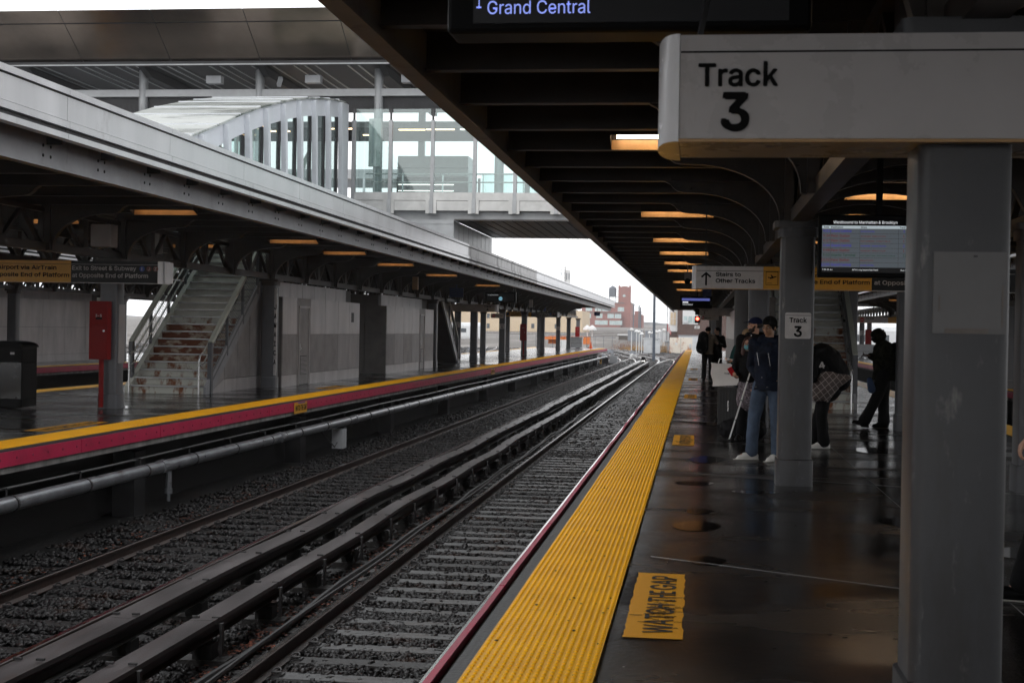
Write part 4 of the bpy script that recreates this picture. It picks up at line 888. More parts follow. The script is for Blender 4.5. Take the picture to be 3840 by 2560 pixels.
stairs(1.62, 3.45, 31.5, 31, 'grey staircase with bright nosings on the near platform behind the Track 3 column', rusty=True)
stairs(-13.0, -11.2, 66.5, 24, 'second staircase of the opposite platform, seen edge-on past the utility rooms', sgn=-1, rusty=False)
stairs(-29.3, -27.6, 62, 20, 'dark distant staircase of the farthest left platform left of the rusty stairs', rusty=False)

# ------------------------------------------------------------ panelled rooms
mat('panel_perf', (.30, .28, .275), .5, var=.22, sc=2, metal=.2)
def perf(b, x0, x1, y0, y1, z0, z1, face):
    # ribbed perforated panel: rows of tiny ledges standing proud
    n = int((z1-z0)/.03)
    for i in range(n):
        z = z0+.015+i*.03
        if face == 'x+': b.box(x1-.001, x1+.004, y0+.03, y1-.03, z-.004, z+.004)
        elif face == 'x-': b.box(x0-.004, x0+.001, y0+.03, y1-.03, z-.004, z+.004)
        else: b.box(x0+.03, x1-.03, y0-.004, y0+.001, z-.004, z+.004)
def room(label, xf, dx, y0, y1, h, cols, door=None, face='x+', back=2.4, topset=.0):
    """cols: list of (length, lower material)"""
    t = thing('utility_room', label, 'room', (xf, y0, 0))
    s = 1 if face == 'x+' else -1; xb = xf-s*back
    b = MB().use('panel_dark'); b.box(*sorted((xb, xf-s*.02)), y0+.02, y1-.02, 0, h-.02); b.build('core', t)
    y = y0; 
    for k, (L, lm) in enumerate(cols):
        e = y+L-.012
        for z0, z1, m in ((.0, .30, 'panel_light' if lm != 'door' else None), (.312, 1.37, lm), (1.382, h, 'panel_light')):
            if lm == 'door': continue
            b = MB().use(m if m != 'perf' else 'panel_perf'); b.box(*sorted((xf-s*.03, xf)), y, e, z0, z1)
            if m == 'perf': perf(b, min(xf, xf-s*.03), max(xf, xf-s*.03), y, e, z0, z1, face)
            b.build('wall_panel', t)
        if lm == 'door':
            b = MB().use('panel_perf').box(*sorted((xf-s*.03, xf)), y, y+.14, 0, h).box(*sorted((xf-s*.03, xf)), e-.14, e, 0, h).box(*sorted((xf-s*.03, xf)), y+.14, e-.14, 2.14, h).use('panel_light').box(*sorted((xf-s*.01, xf+s*.02)), y+.14, y+.18, 0, 2.14).box(*sorted((xf-s*.01, xf+s*.02)), e-.18, e-.14, 0, 2.14).box(*sorted((xf-s*.01, xf+s*.02)), y+.14, e-.14, 2.10, 2.15); b.build('door_frame', t)
            b = MB().use('panel_perf').box(*sorted((xf-s*.02, xf-s*.004)), y+.18, e-.18, 0.02, 2.10); perf(b, min(xf-s*.02, xf-s*.004), max(xf-s*.02, xf-s*.004), y+.18, e-.18, .9, 2.05, face); d = b.build('door', t)
            b = MB().use('stainless').box(*sorted((xf, xf+s*.03)), y+.26, y+.36, .98, 1.02).box(*sorted((xf, xf+s*.01)), y+.26, y+.31, .9, 1.12); b.build('handle', d)
            b = MB().use('joint_dark').box(*sorted((xf-s*.003, xf+s*.002)), y+.35, e-.35, .28, .80).use('panel_light')
            for q in range(14): b.box(*sorted((xf, xf+s*.008)), y+.36, e-.36, .30+q*.035, .315+q*.035)
            b.build('vent', d)
        y += L
    b = MB(); w = back-.0; n = 3
    for k in range(n):
        xa = xf-s*(.02+w*k/n); xc = xf-s*(w*(k+1)/n)
        for z0, z1, m in ((0, .30, 'panel_dark'), (.312, 1.37, 'panel_dark'), (1.382, h, 'panel_dark')): b.use(m).box(*sorted((xa-s*.006, xc)), y0-.01, y0+.015, z0, z1)
    b.build('end_wall', t)
    b = MB().use('panel_light'); y = y0+.4
    while y < y1-1.2: b.box(*sorted((xf-s*.30, xf-s*.33)), y, y+1.22, h+.012, h+.40); y += 1.24
    b.use('panel_dark').box(*sorted((xf-s*.31, xb)), y0, y1, h, h+.38); b.build('upper_band', t)
    return t
r1 = room('first panelled utility room on the opposite platform with a louvred door', -10.72, 0, 36.0, 44.5, 2.36, [(1.35, 'perf'), (1.35, 'door'), (1.55, 'perf'), (1.5, 'perf'), (1.4, 'panel_mid'), (1.35, 'panel_mid')], back=2.3)
b = MB().use('joint_dark').box(-10.722, -10.712, 43.4, 43.7, 1.75, 2.05); b.build('window', r1)
room('second panelled utility room on the opposite platform, beyond a dark recess', -10.72, 0, 48.5, 57.4, 2.36, [(1.35, 'perf'), (1.55, 'panel_mid'), (1.55, 'perf'), (1.4, 'panel_mid'), (1.2, 'door'), (1.8, 'perf')], back=2.3)
tw = room('wall of perforated and mirror-bright panels on the near platform behind the waiting people', 1.36, 0, 44.0, 70, 2.5, [(1.4, 'perf')]*3+[(1.3, 'panel_mid')]+[(1.4, 'perf')]*14, face='x-', back=2.0)
b = MB().use('stainless')
for k, (y, l) in enumerate(((44.1, 1.15), (46.3, 1.0), (48.4, .9))): b.box(1.318, 1.328, y, y+l, 1.42, 2.44)
b.build('bright_panel', tw)
b = MB().use('panel_dark').box(1.36, 1.7, 31.9, 36, 0, 2.42); one(b, 'utility_cabinet', 'tall grey cabinet behind the cap man, left of the near stairs', 'cabinet', (1.5, 31.9, 0))
b = MB().use('stainless').tube([(1.22, 34.8, 0), (1.22, 34.8, 2.9)], .05, 10); one(b, 'downpipe', 'bright vertical downpipe beside the near staircase above the cap man', 'pipe', (1.22, 34.8, 0), smooth=True)
t = thing('stair_side_wall', 'triangular ribbed panel wall under the side of the rusty staircase', 'wall', (-11.2, 32, 0))
for k in range(4):
    a = 32.0+k*.95; c = a+.93; za = max(.02, (a-31.5)/.27*.18-.34); zc = (c-31.5)/.27*.18-.34
    b = MB().use('panel_light').ext([(a, 0), (c, 0), (c, min(.30, zc)), (a, min(.30, za))], 'x', -11.26, -11.235)
    if zc > .33: b.use('panel_perf').ext([(a, .312 if za > .312 else za), (c, .312), (c, zc), (a, za)], 'x', -11.26, -11.235)
    z = .36
    while z < zc-.03:
        aa = max(a+.02, 31.5+(z+.36)/.18*.27); b.box(-11.237, -11.231, min(aa, c-.02), c-.02, z-.004, z+.004); z += .035
    b.build('wall_panel', t)
# long tiled wall far left
t = thing('panelled_wall', 'pale panelled wall on the farthest left platform behind the trash bin', 'wall', (-26, 30, 0))
y = 30
while y < 59.5:
    for z0, z1 in ((.0, .28), (.292, 1.38), (1.392, 2.5)): b = MB().use('panel_light').box(-26.03, -26.0, y, y+1.99, z0, z1); b.build('wall_panel', t)
    y += 2.005
b = MB().use('panel_dark').box(-28.2, -26.04, 30, 60, 0, 2.48).use('panel_light')
for k in range(14): b.box(-26.35, -26.32, 30+k*2.1, 32.08+k*2.1, 2.52, 2.85)
b.use('panel_dark').box(-28.2, -26.36, 30, 60, 2.49, 2.84); b.build('core', t)
t = thing('panelled_wall', 'sliver of panelled wall beyond the right-hand track at the right margin', 'wall', (13.5, 40, 0))
b = MB().use('panel_light').box(13.2, 13.5, 40, 75, 1.38, 2.5).use('panel_mid').box(13.2, 13.5, 40, 75, 0, 1.37); b.build('wall_panel', t)

# ------------------------------------------------------------ footbridge
t = thing('footbridge', 'enclosed glass and metal footbridge spanning the tracks', 'footbridge', (-6, 44, 5)); XA, XB = -42, 30
b = MB().use('bridge_fascia'); x = 0.85-2.93*15
while x < XB:
    e = x+2.93-.02
    b.add([(x, 43.5, 9.93), (e, 43.5, 9.93), (e, 42.07, 10.84), (x, 42.07, 10.84)], [(0, 1, 2, 3)]); b.add([(x, 42.05, 10.87), (e, 42.05, 10.87), (e, 41.6, 11.16), (x, 41.6, 11.16)], [(0, 1, 2, 3)]); x += 2.93
b.use('joint_dark').add([(XA, 43.53, 9.93), (XB, 43.53, 9.93), (XB, 41.66, 11.16), (XA, 41.66, 11.16)], [(0, 1, 2, 3)])
b.use('bridge_dark').box(XA, XB, 43.42, 43.6, 9.80, 9.925).use('bridge_grey').box(XA, XB, 43.40, 43.415, 9.80, 9.84); b.build('roof_fascia', t)
b = MB().use('bridge_dark').box(XA, XB, 41.7, 53.5, 11.10, 11.15).box(XA, XB, 43.55, 53, 9.93, 9.95)
x = XA
while x < XB: b.use('bridge_grey').box(x, x+.06, 43.6, 53, 9.90, 9.928) if int((x-XA)*2) % 3 else None; x += .35
for x in np.arange(XA, XB, 3.95): b.use('bridge_dark').ext([(43.7, 9.90), (53, 9.90), (53, 9.62), (44.6, 9.62)], 'x', float(x)+.3, float(x)+.5)
b.build('roof', t)
for i, x in enumerate(np.arange(-42.0, 28, 3.95)):
    x = float(x)+.1-(.0); b = MB().use('bridge_grey').tube([(x, 44.85, 5.6), (x, 44.85, 9.9)], .15, 12); b.build('column', t, True)
    b = MB().use('bridge_grey').box(x-.12, x+.12, 52.0, 52.2, 5.6, 9.9); b.build('column', t)
b = MB().use('bridge_grey').box(XA, XB, 44.75, 44.95, 9.03, 9.26).box(XA, XB, 51.9, 52.1, 9.03, 9.26).use('bridge_dark').box(XA, XB, 44.92, 45.0, 8.52, 9.02).box(XA, XB, 51.8, 51.9, 8.52, 9.02)
b.build('header_beam', t)
# bird spikes
b = MB().use('iron_dark')
for x in np.arange(-21, 0, .13): b.beam((float(x), 44.6, 8.52), (float(x)+.02, 44.5, 8.74), .008, .008)
b.build('bird_spikes', t)
b = MB().use('bridge_light').box(-10.92, XB, 44.0, 44.2, 5.62, 5.87).use('bridge_light').box(-10.92, XB, 43.95, 44.15, 5.30, 5.60)
b.use('bridge_grey').box(-10.92, XB, 44.25, 44.4, 5.02, 5.32).box(XA, XB, 44.4, 52.4, 5.55, 5.62); b.build('floor_edge', t)
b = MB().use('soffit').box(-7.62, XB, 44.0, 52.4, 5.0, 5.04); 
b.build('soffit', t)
b = MB().use('black_matte')
for x in np.arange(-7.5, 6, .34): b.box(float(x), float(x)+.018, 44.02, 52.38, 4.988, 4.999)
b.build('soffit_joints', t)
b = MB().use('bridge_grey').box(XA, -7.64, 44.02, 44.1, 3.9, 5.0).box(-7.70, -7.64, 44.1, 52.4, 3.9, 4.995).box(XA, -7.64, 44.0, 44.12, 4.88, 5.01)
b.use('joint_dark')
for y in np.arange(45, 52, .95): b.box(-7.642, -7.636, float(y), float(y)+.015, 3.95, 4.98)
b.build('support_wall', t)
mp = [-10.90, -9.71, -8.36, -7.01, -5.73, -4.42, -3.1, -1.78, -.46, .86, 2.2, 3.5]
for k, x in enumerate(mp):
    b = MB().use('bridge_grey').ext([(43.98, 5.3), (44.02, 8.14), (44.14, 8.14), (44.2, 5.3)], 'x', x-.055, x+.055); b.use('joint_dark').box(x-.03, x+.03, 44.05, 44.12, 8.14, 8.5)
    b.use('bridge_light').box(x-.17, x+.17, 43.90, 43.945, 5.20, 5.62).use('bridge_grey').box(x-.05, x+.07, 43.86, 43.898, 5.21, 5.62); b.build('mullion', t)
    if k+1 < len(mp):
        b = MB().use('glass_bridge').add([(x+.07, 44.08, 5.88), (mp[k+1]-.07, 44.08, 5.88), (mp[k+1]-.07, 44.08, 8.5), (x+.07, 44.08, 8.5)], [(0, 1, 2, 3)]); b.build('glass_pane', t)
        b = MB().use('glass_bridge').add([(x+.3, 52.3, 5.7), (mp[k+1]+.12, 52.3, 5.7), (mp[k+1]+.12, 52.3, 7.4), (x+.3, 52.3, 7.4)], [(0, 1, 2, 3)]); b.build('glass_pane', t)
        b = MB().use('bridge_grey').box(x+.16, x+.26, 52.3, 52.4, 5.6, 7.2); b.build('mullion', t)
b = MB().use('stainless').tube([(-10.6, 44.5, 6.5), (6, 44.5, 6.5)], .025, 6).tube([(-10.6, 44.5, 6.24), (6, 44.5, 6.24)], .025, 6)
for x in np.arange(-9.4, 4, 1.3): b.box(float(x)-.02, float(x)+.02, 44.5, 44.53, 5.9, 6.5)
b.build('hand_railing', t)
# lit fixtures and lift block seen through the glass
b = MB().use('lamp_far')
for x0, x1, y, z in ((-10.1, -9.2, 47, 8.25), (-9.15, -8.2, 47, 8.26), (-14.3, -13, 47, 8.9), (-12.9, -12.0, 48.5, 8.5), (-11.8, -11.3, 49, 8.35)): b.box(x0, x1, y, y+.1, z, z+.03)
b.build('light_fixture', t); b = MB().use('lamp_white').box(-8.0, -7.1, 47, 47.1, 8.26, 8.29).box(-14.8, -14.4, 47, 47.1, 8.86, 8.9); b.build('light_fixture', t)
b = MB().use('bridge_grey').box(-10.75, -8.2, 50, 51.5, 5.65, 7.75).use('bridge_dark').box(-10.77, -8.18, 49.98, 50, 7.3, 7.33).box(-10.77, -8.18, 49.97, 50, 6.0, 7.0).use('lamp_white')
for q in range(4): b.box(-10.7, -8.7, 49.95, 49.965, 6.05+q*.22, 6.075+q*.22)
b.build('lift_block', t)
b = MB().use('bridge_light').box(-10.55, -10.15, 44.62, 44.72, 6.75, 8.28).use('bridge_grey').box(-10.45, -10.38, 44.60, 44.62, 6.85, 8.2); b.build('info_cabinet', t)
for x, l in ((-15.7, ''), (-12.4, ''), (-9.25, '')): b = MB().use('steel_light').box(x-.25, x+.25, 44.5, 44.8, 9.42, 9.66); b.build('speaker_box', t)
b = MB().use('steel_light').beam((-13.55, 44.6, 9.35), (-13.42, 44.4, 9.55), .12, .14); b.build('security_camera', t)
far = thing('footbridge', 'second footbridge structure with lit ceilings seen through the glass', 'footbridge', (-20, 75, 5))
b = MB().use('bridge_grey').box(-40, -15.2, 75, 80, 6.5, 8.2).box(-40, -15.6, 75, 80, 9.6, 10.1).use('steel_light')
for x in np.arange(-39, -15.6, 2.1): b.box(float(x), float(x)+.12, 74.9, 75.0, 8.2, 9.6)
b.use('lamp_far')
for k in range(4): b.box(-19.6, -16.2, 74.8, 74.9, 6.7+k*.42, 6.74+k*.42)
b.build('span', far)

# ------------------------------------------------------------ stair enclosure with the curved roof
t = thing('stair_enclosure', 'white curved stair enclosure with slanting fins and narrow windows', 'building', (-12, 36, 4))
PF = [(28.2, 5.1), (29.9, 5.72), (31.5, 6.17), (33.05, 6.64), (34.6, 7.06), (36.3, 7.46), (37.4, 7.70), (38.9, 8.0), (40.2, 8.2), (41.3, 8.36), (42.4, 8.5), (43.3, 8.58)]
def pz(y):
    for (a, za), (c, zc) in zip(PF[:-1], PF[1:]):
        if y <= c: return za+(zc-za)*(y-a)/(c-a)
    return PF[-1][1]
XW = -11.02; XBk = -13.75
fins = [30.3, 31.95, 33.5, 35.0, 36.5, 38.0, 39.5, 41.0, 42.5]
b = MB().use('shaft_white')
for i in range(len(PF)-1):   # header band below the roofline
    (a, za), (c, zc) = PF[i], PF[i+1]; b.add([(XW, a, za-.50), (XW, c, zc-.50), (XW, c, zc), (XW, a, za), (XW-.12, a, za-.5), (XW-.12, c, zc-.5), (XW-.12, c, zc), (XW-.12, a, za)], [(0, 1, 2, 3), (4, 7, 6, 5), (0, 4, 5, 1), (3, 2, 6, 7)])
b.box(XW-.12, XW, 28.2, 29.6, 4.0, 5.3); b.build('side_wall', t)
wins = []
for k, y in enumerate(fins):
    zt = pz(y)-.02; b = MB().use('shaft_white'); lean = .25
    # fin: slab proud of the wall, leaning slightly
    b.add([(XW, y+lean, 4.0), (XW+.13, y+lean, 4.0), (XW+.13, y-.02, zt-.03), (XW, y-.02, zt-.03), (XW, y+lean+.20, 4.0), (XW+.13, y+lean+.20, 4.0), (XW+.13, y+.18, zt), (XW, y+.18, zt)], [(0, 1, 2, 3), (4, 7, 6, 5), (0, 4, 5, 1), (3, 2, 6, 7), (1, 5, 6, 2), (0, 3, 7, 4)]); b.build('fin', t)
    if k < len(fins)-1:
        y1 = fins[k+1]; a0, a1 = y+.20, y1-.02; zt0 = pz(y+.7)-.5
        b = MB().use('bridge_dark').box(XW-.10, XW-.02, a1-.02, a1+.06+lean*.3, 4.0, zt0+.2); b.build('window_frame', t)
        b = MB().use('glass_shaft').add([(XW-.06, a0, 4.0), (XW-.06, a1+.2, 4.0), (XW-.06, a1, zt0+.3), (XW-.06, a0, zt0+.1)], [(0, 1, 2, 3)]); b.build('window', t)
b = MB().use('shaft_white').box(XW-.1, XW+.02, 43.05, 43.75, 3.9, 8.58); b.build('end_panel', t)
for i in range(len(PF)-1):
    (a, za), (c, zc) = PF[i], PF[i+1]; b = MB().use('shaft_roof'); b.add([(XW+.05, a, za+.03), (XBk, a, za+.03), (XBk, c-.03, zc+.02), (XW+.05, c-.03, zc+.02), (XW+.05, a, za-.02), (XBk, a, za-.02), (XBk, c-.03, zc-.03), (XW+.05, c-.03, zc-.03)], [(0, 3, 2, 1), (4, 5, 6, 7), (0, 1, 5, 4), (2, 3, 7, 6), (0, 4, 7, 3), (1, 2, 6, 5)]); b.use('shaft_white').box(XBk, XW+.05, a-.02, a+.02, za+.0, za+.045); b.build('roof_panel', t)
b = MB().use('glass_shaft').add([(XBk, 28.3, 4.2), (XBk, 43.6, 4.2), (XBk, 43.6, 8.2), (XBk, 28.3, 5.0)], [(0, 1, 2, 3)]); b.use('bridge_light')
for y in fins: b.box(XBk-.05, XBk+.05, y, y+.12, 4.0, pz(y)-.02)
b.use('lamp_far').box(-13.3, -12.6, 36.5, 36.6, 6.6, 6.63).box(-13.2, -12.4, 39.5, 39.6, 7.3, 7.33).box(-13.2, -12.4, 42, 42.1, 7.5, 7.53); b.build('back_wall', t)
# pigeon on the bridge roof
t = thing('pigeon', 'grey pigeon perched on the footbridge roof edge near the dark canopy', 'bird', (-10.88, 41.64, 11.16))
mat('pigeon_grey', (.16, .17, .20), .6)
b = MB().use('pigeon_grey').ell((-10.86, 41.64, 11.27), (.15, .075, .085), 12, 8).ell((-10.99, 41.64, 11.35), (.05, .045, .07), 10, 8).ell((-11.01, 41.64, 11.42), (.042, .035, .038), 10, 8).cap((-10.78, 41.64, 11.25), (-10.60, 41.64, 11.20), .045, .012, 8, ((0, 0, 1), .4)).cap((-11.04, 41.64, 11.415), (-11.075, 41.64, 11.405), .012, .003, 6)
b.use('bullet_red').tube([(-10.87, 41.62, 11.16), (-10.86, 41.62, 11.22)], .008, 5).tube([(-10.85, 41.66, 11.16), (-10.84, 41.66, 11.22)], .008, 5); b.build('body', t, True)
b = MB().use('black'); b.ell((-11.03, 41.607, 11.428), (.006, .004, .006), 6, 4); b.build('eye', t)
# ------------------------------------------------------------ yard and background
mat('brick_far', (.25, .085, .065), .85, var=.15, sc=.6); mat('brick_dark', (.10, .06, .05), .85, var=.25, sc=3)
mat('beige_wall', (.56, .44, .30), .85, var=.06, sc=.2); mat('win_pale', (.42, .52, .52), .2, var=.2, sc=2); mat('tank_grey', (.07, .085, .11), .7)
mat('shed_silver', (.52, .54, .56), .4, metal=.2, var=.12, sc=1); mat('shed_dark', (.22, .24, .27), .5, var=.2, sc=1)
mat('rust_white', (.66, .60, .52), .6, c2=(.38, .14, .05), thr=.57, sc=1.6, streak=(1, 1, .5)); mat('pole_white', (.62, .62, .62), .5, var=.05)
mat('train_steel', (.56, .57, .58), .3, metal=.4, var=.06); mat('train_window', (.05, .06, .07), .15)
mat('bank', (.10, .088, .078), .8, c2=(.19, .175, .16), sc=.12, thr=.55); mat('hill_far', (.10, .10, .10), .9)
mat('orange_box', (.62, .17, .03), .5, var=.1); mat('bush_red', (.22, .10, .06), .9, var=.4, sc=6); mat('grass_dry', (.40, .25, .10), .9, var=.4, sc=8)
# raised yard bank
b = MB().use('bank'); P = [(-420, 330, GZ-.06), (420, 300, GZ-.06)]
n = 60; vs = []
for i in range(n+1):
    x = -500+1000*i/n; u = math.sin(x*.05)*3
    vs += [(x, 235+u, GZ-.08), (x, 262+u, -.2+.25*math.sin(x*.3)), (x, 335, .25), (x, 620, 3.2), (x, 1100, 7.0), (x, 2500, 9.5)]
b.add(vs, [(i*6+k, i*6+k+1, (i+1)*6+k+1, (i+1)*6+k) for i in range(n) for k in range(5)]); structure(b, 'yard_bank', True)
b = MB().use('hill_far'); vs = []
for i in range(81): x = -900+1800*i/80; vs += [(x, 1500, 0), (x, 1500, 9+3*math.sin(i*.7)+1.5*math.sin(i*1.9)), (x, 1560, 0)]
b.add(vs, [(i*3, (i+1)*3, (i+1)*3+1, i*3+1) for i in range(80)] + [(i*3+1, (i+1)*3+1, (i+1)*3+2, i*3+2) for i in range(80)]); structure(b, 'hills', True)
def bez(p, n=40):
    p = [Vector(q) for q in p]; out = []
    P = [p[0]*2-p[1]] + p + [p[-1]*2-p[-2]]
    for i in range(1, len(P)-2):
        for k in range(n//(len(p)-1)+1):
            t = k/(n//(len(p)-1)+1); a, b_, c, d = P[i-1], P[i], P[i+1], P[i+2]
            out.append(.5*((2*b_)+(-a+c)*t+(2*a-5*b_+4*c-d)*t*t+(-a+3*b_-3*c+d)*t**3))
    out.append(p[-1]); return out
def yardtrack(pts, label, third=None, zadd=0, grp=None):
    P = [(q[0], q[1], (q[2] if len(pts[0]) > 2 else 0)+zadd) for q in bez([tuple(p) + ((0,) if len(p) == 2 else ()) for p in pts])]
    t = thing('yard_track', label, 'railway track', (P[0][0], P[0][1], GZ), grp)
    for s in (-1, 1):
        b = MB().use('rail_rust'); sweep(b, P, [(s*.7525+a, z) for a, z in ((-.07, RT-.16), (.07, RT-.16), (.04, RT-.01), (-.04, RT-.01))]); b.use('rail_head'); sweep(b, P, [(s*.7525-.06, RT-.009), (s*.7525+.06, RT-.009), (s*.7525+.06, RT), (s*.7525-.06, RT)]); b.build('rail', t)
    b = MB().use('tie_wood'); acc = 0; last = Vector(P[0])
    for i in range(1, len(P)):
        a, c = Vector(P[i-1]), Vector(P[i]); d = (c-a); L = d.length; d.normalize(); k = int(L/.9)
        for q in range(k):
            m = a+d*L*(q+.5)/max(k, 1); nrm = Vector((d.y, -d.x, 0)); b.beam(m-nrm*1.3+Vector((0, 0, TT-.06)), m+nrm*1.3+Vector((0, 0, TT-.06)), .24, .12)
    o = b.build('tie', t); o['kind'] = 'stuff'
    if third:
        b = MB().use('cover_board'); sweep(b, P[::1], [(third-.12, RT+.2), (third+.12, RT+.2), (third+.12, RT+.235), (third-.12, RT+.235)]); b.build('cover_board', t)
    return t
yardtrack([(-2.9, 131.5), (-2.2, 150), (-.4, 172), (3, 200)], 'continuation of the nearer track bending right towards the rusty container')
yardtrack([(-2.9, 133), (-3.3, 150), (-5.5, 170), (-9.5, 205), (-17, 270, )], 'turnout branch swinging left from the nearer track')
yardtrack([(-6.48, 134), (-6.3, 150), (-5.2, 165), (-1, 190), (5, 215)], 'continuation of the second track crossing to the right')
yardtrack([(-6.48, 136), (-7.8, 155), (-12, 190), (-19, 235), (-33, 330, .4), (-60, 520, 2.3)], 'S shaped yard track curving left behind the opposite platform, right of the pair', third=1.4)
yardtrack([(-9.2, 140), (-12.6, 165), (-16.5, 200), (-25, 262), (-40, 360, .6), (-70, 560, 2.7)], 'S shaped yard track curving left, nearest the tip of the opposite platform')
yardtrack([(12, 150), (0, 166), (-9, 160), (-16, 150), (-30, 140)], 'long diagonal ladder track crossing the whole throat', )
yardtrack([(20, 190), (4, 186), (-10, 178), (-24, 166)], 'second diagonal ladder track behind the switch machine')
for k in range(8):
    x0 = -22-k*5.2; yardtrack([(x0, 100), (x0-4-k, 160), (x0-12-k*3, 235, .1 if k > 3 else 0), (x0-30-k*8, 330, 1.6)], ('first', 'second', 'third', 'fourth', 'fifth', 'sixth', 'seventh', 'eighth')[k]+' storage track left of the opposite platform, counted from it', third=1.4 if k % 2 else None)
for k in range(5): yardtrack([(60, 330+k*30, 1.7+k*.3), (0, 345+k*34, 1.8+k*.33), (-60, 372+k*38, 2.0+k*.36), (-160, 440+k*44, 2.5+k*.4)], ('first', 'second', 'third', 'fourth', 'fifth')[k]+' track on the raised far bank sweeping across the background', third=1.5)
rocks(16000, -60, 12, 134, 330, .18, .55, label='scattered ballast and debris over the yard', zb=GZ-.02, flat=.35)
rocks(9000, -70, -19, 86, 230, .15, .5, label='loose pale ballast between the storage tracks', zb=GZ-.02, flat=.35)
# white conduits and low equipment between yard tracks
for k in range(26):
    x = random.uniform(-46, -18) if k < 20 else random.uniform(-14, 0); y = random.uniform(110, 240) if k < 20 else random.uniform(140, 200); w = random.uniform(.3, 1.2); h = random.uniform(.15, .6)
    b = MB().use(random.choice(['shed_silver', 'shed_dark', 'iron_dark', 'pole_white'])).box(x, x+w, y, y+w, GZ-.06, GZ+h).box(x+w*.2, x+w*.5, y+.1, y+w*.6, GZ+h, GZ+h+.15)
    one(b, 'track_equipment', 'small low trackside equipment case lying among the yard tracks', 'equipment case', (x, y, GZ), 'low equipment cases among the yard tracks')
# buildings
t = thing('brick_building', 'hazy red brick factory with a stepped front beyond the yard', 'building', (-45, 690, 0))
b = MB().use('brick_far').box(-56, -32.2, 690, 730, 0, 15.4).box(-60, -37, 684, 690, 0, 10.5).use('brick_far').box(-35.3, -32.2, 689, 690, 0, 15.9); b.build('wall', t)
b = MB().use('bank').box(-56.2, -32, 689.6, 730.2, 15.4, 15.8).box(-60.2, -36.8, 683.6, 690, 10.5, 10.8); b.build('cornice', t)
for z, xs_, yy in ((11.6, (-54, -49.5, -46, -38.5), 689.9), (8.2, (-58, -54, -48.5, -43, -39.5), 683.9), (5.0, (-58, -54.5, -49, -46, -42, -39), 683.9)):
    for x in xs_:
        b = MB().use('win_pale').box(x, x+3.1, yy-.05, yy, z, z+1.9).use('pole_white').box(x-.1, x+3.2, yy-.12, yy-.06, z-.15, z).box(x+1.5, x+1.6, yy-.08, yy-.05, z, z+1.9); b.build('window', t)
t = thing('brick_tower', 'tall red brick tower with a pale diamond emblem beside the water tank', 'tower', (-36, 700, 0))
b = MB().use('brick_far').box(-38.9, -32.9, 700, 706, 0, 23.7); b.build('wall', t); b = MB().use('brick_far')
for x in (-38.9, -33.6): b.box(x, x+.7, 699.9, 706, 23.7, 24.3)
b.box(-37, -34.8, 699.95, 706, 23.7, 24.0); b.build('parapet', t)
b = MB().use('win_pale').add([(-36.9, 699.9, 19.2), (-36, 699.9, 18.6), (-35, 699.9, 19.2), (-36, 699.9, 20.1)], [(0, 1, 2, 3)]); b.build('emblem', t)
t = thing('water_tank', 'dark rooftop water tank with conical lid beside the brick tower', 'water tank', (-41.8, 700, 15))
b = MB().use('tank_grey').tube([(-41.8, 702, 18.9), (-41.8, 702, 23)], 1.85, 16); b.tube([(-41.8, 702, 23), (-41.8, 702, 24.3)], [1.95, .1], 16); b.build('tank', t)
b = MB().use('tank_grey').box(-43.7, -38.9, 700.5, 703.5, 18.7, 18.9)
for x in (-43.4, -40.4): b.box(x, x+.25, 701, 701.3, 15.4, 18.7)
b.build('stand', t)
b = MB().use('brick_far').box(-29.7, -25, 650, 670, 0, 9.5).box(-28.7, -26, 655, 665, 9.5, 11.2); one(b, 'brick_building', 'small faded brick building right of the brick factory', 'building', (-27, 650, 0))
for x, h, l in ((-29.0, 14.2, 'leftmost'), (-26.5, 13.8, 'middle'), (-25.8, 13, 'rightmost')): b = MB().use('tank_grey').tube([(x, 649, 0), (x, 649, h)], .28, 8); one(b, 'chimney_stack', l+' of three thin stacks right of the brick tower', 'chimney', (x, 649, 0))
t = thing('warehouse', 'long beige warehouse behind the storage tracks', 'building', (-50, 420, 0)); b = MB().use('beige_wall').box(-78, -33.9, 420, 450, 0, 7.6); b.build('wall', t)
for x, z in ((-62.4, 2.0), (-62.4, 5.0), (-56.5, 5.0), (-56.5, 2.0), (-49, 2.2), (-42, 2.2)): b = MB().use('train_window').box(x, x+.9, 419.9, 419.95, z, z+1.4); b.build('window', t)
t = thing('white_tower', 'pale concrete tower with an outside stair far beyond the opposite canopy', 'tower', (-46, 500, 0)); b = MB().use('pole_white').box(-46.6, -45, 500, 503, 0, 23).box(-47.0, -46.4, 500, 502, 0, 24.3); b.build('wall', t)
b = MB().use('tank_grey').box(-46.2, -45.9, 499.9, 499.95, 19.6, 22).box(-45.4, -45.1, 499.9, 499.95, 19.6, 22); b.build('window', t); b = MB().use('tank_grey').beam((-47.2, 499.8, 24), (-48.3, 499.8, 22), .1, .1).beam((-48.3, 499.8, 22), (-46.9, 499.8, 20), .1, .1).box(-48.3, -46.6, 499.7, 500, 21.8, 21.9).box(-47.9, -47.8, 499.8, 499.9, 19, 24); b.build('stair', t)
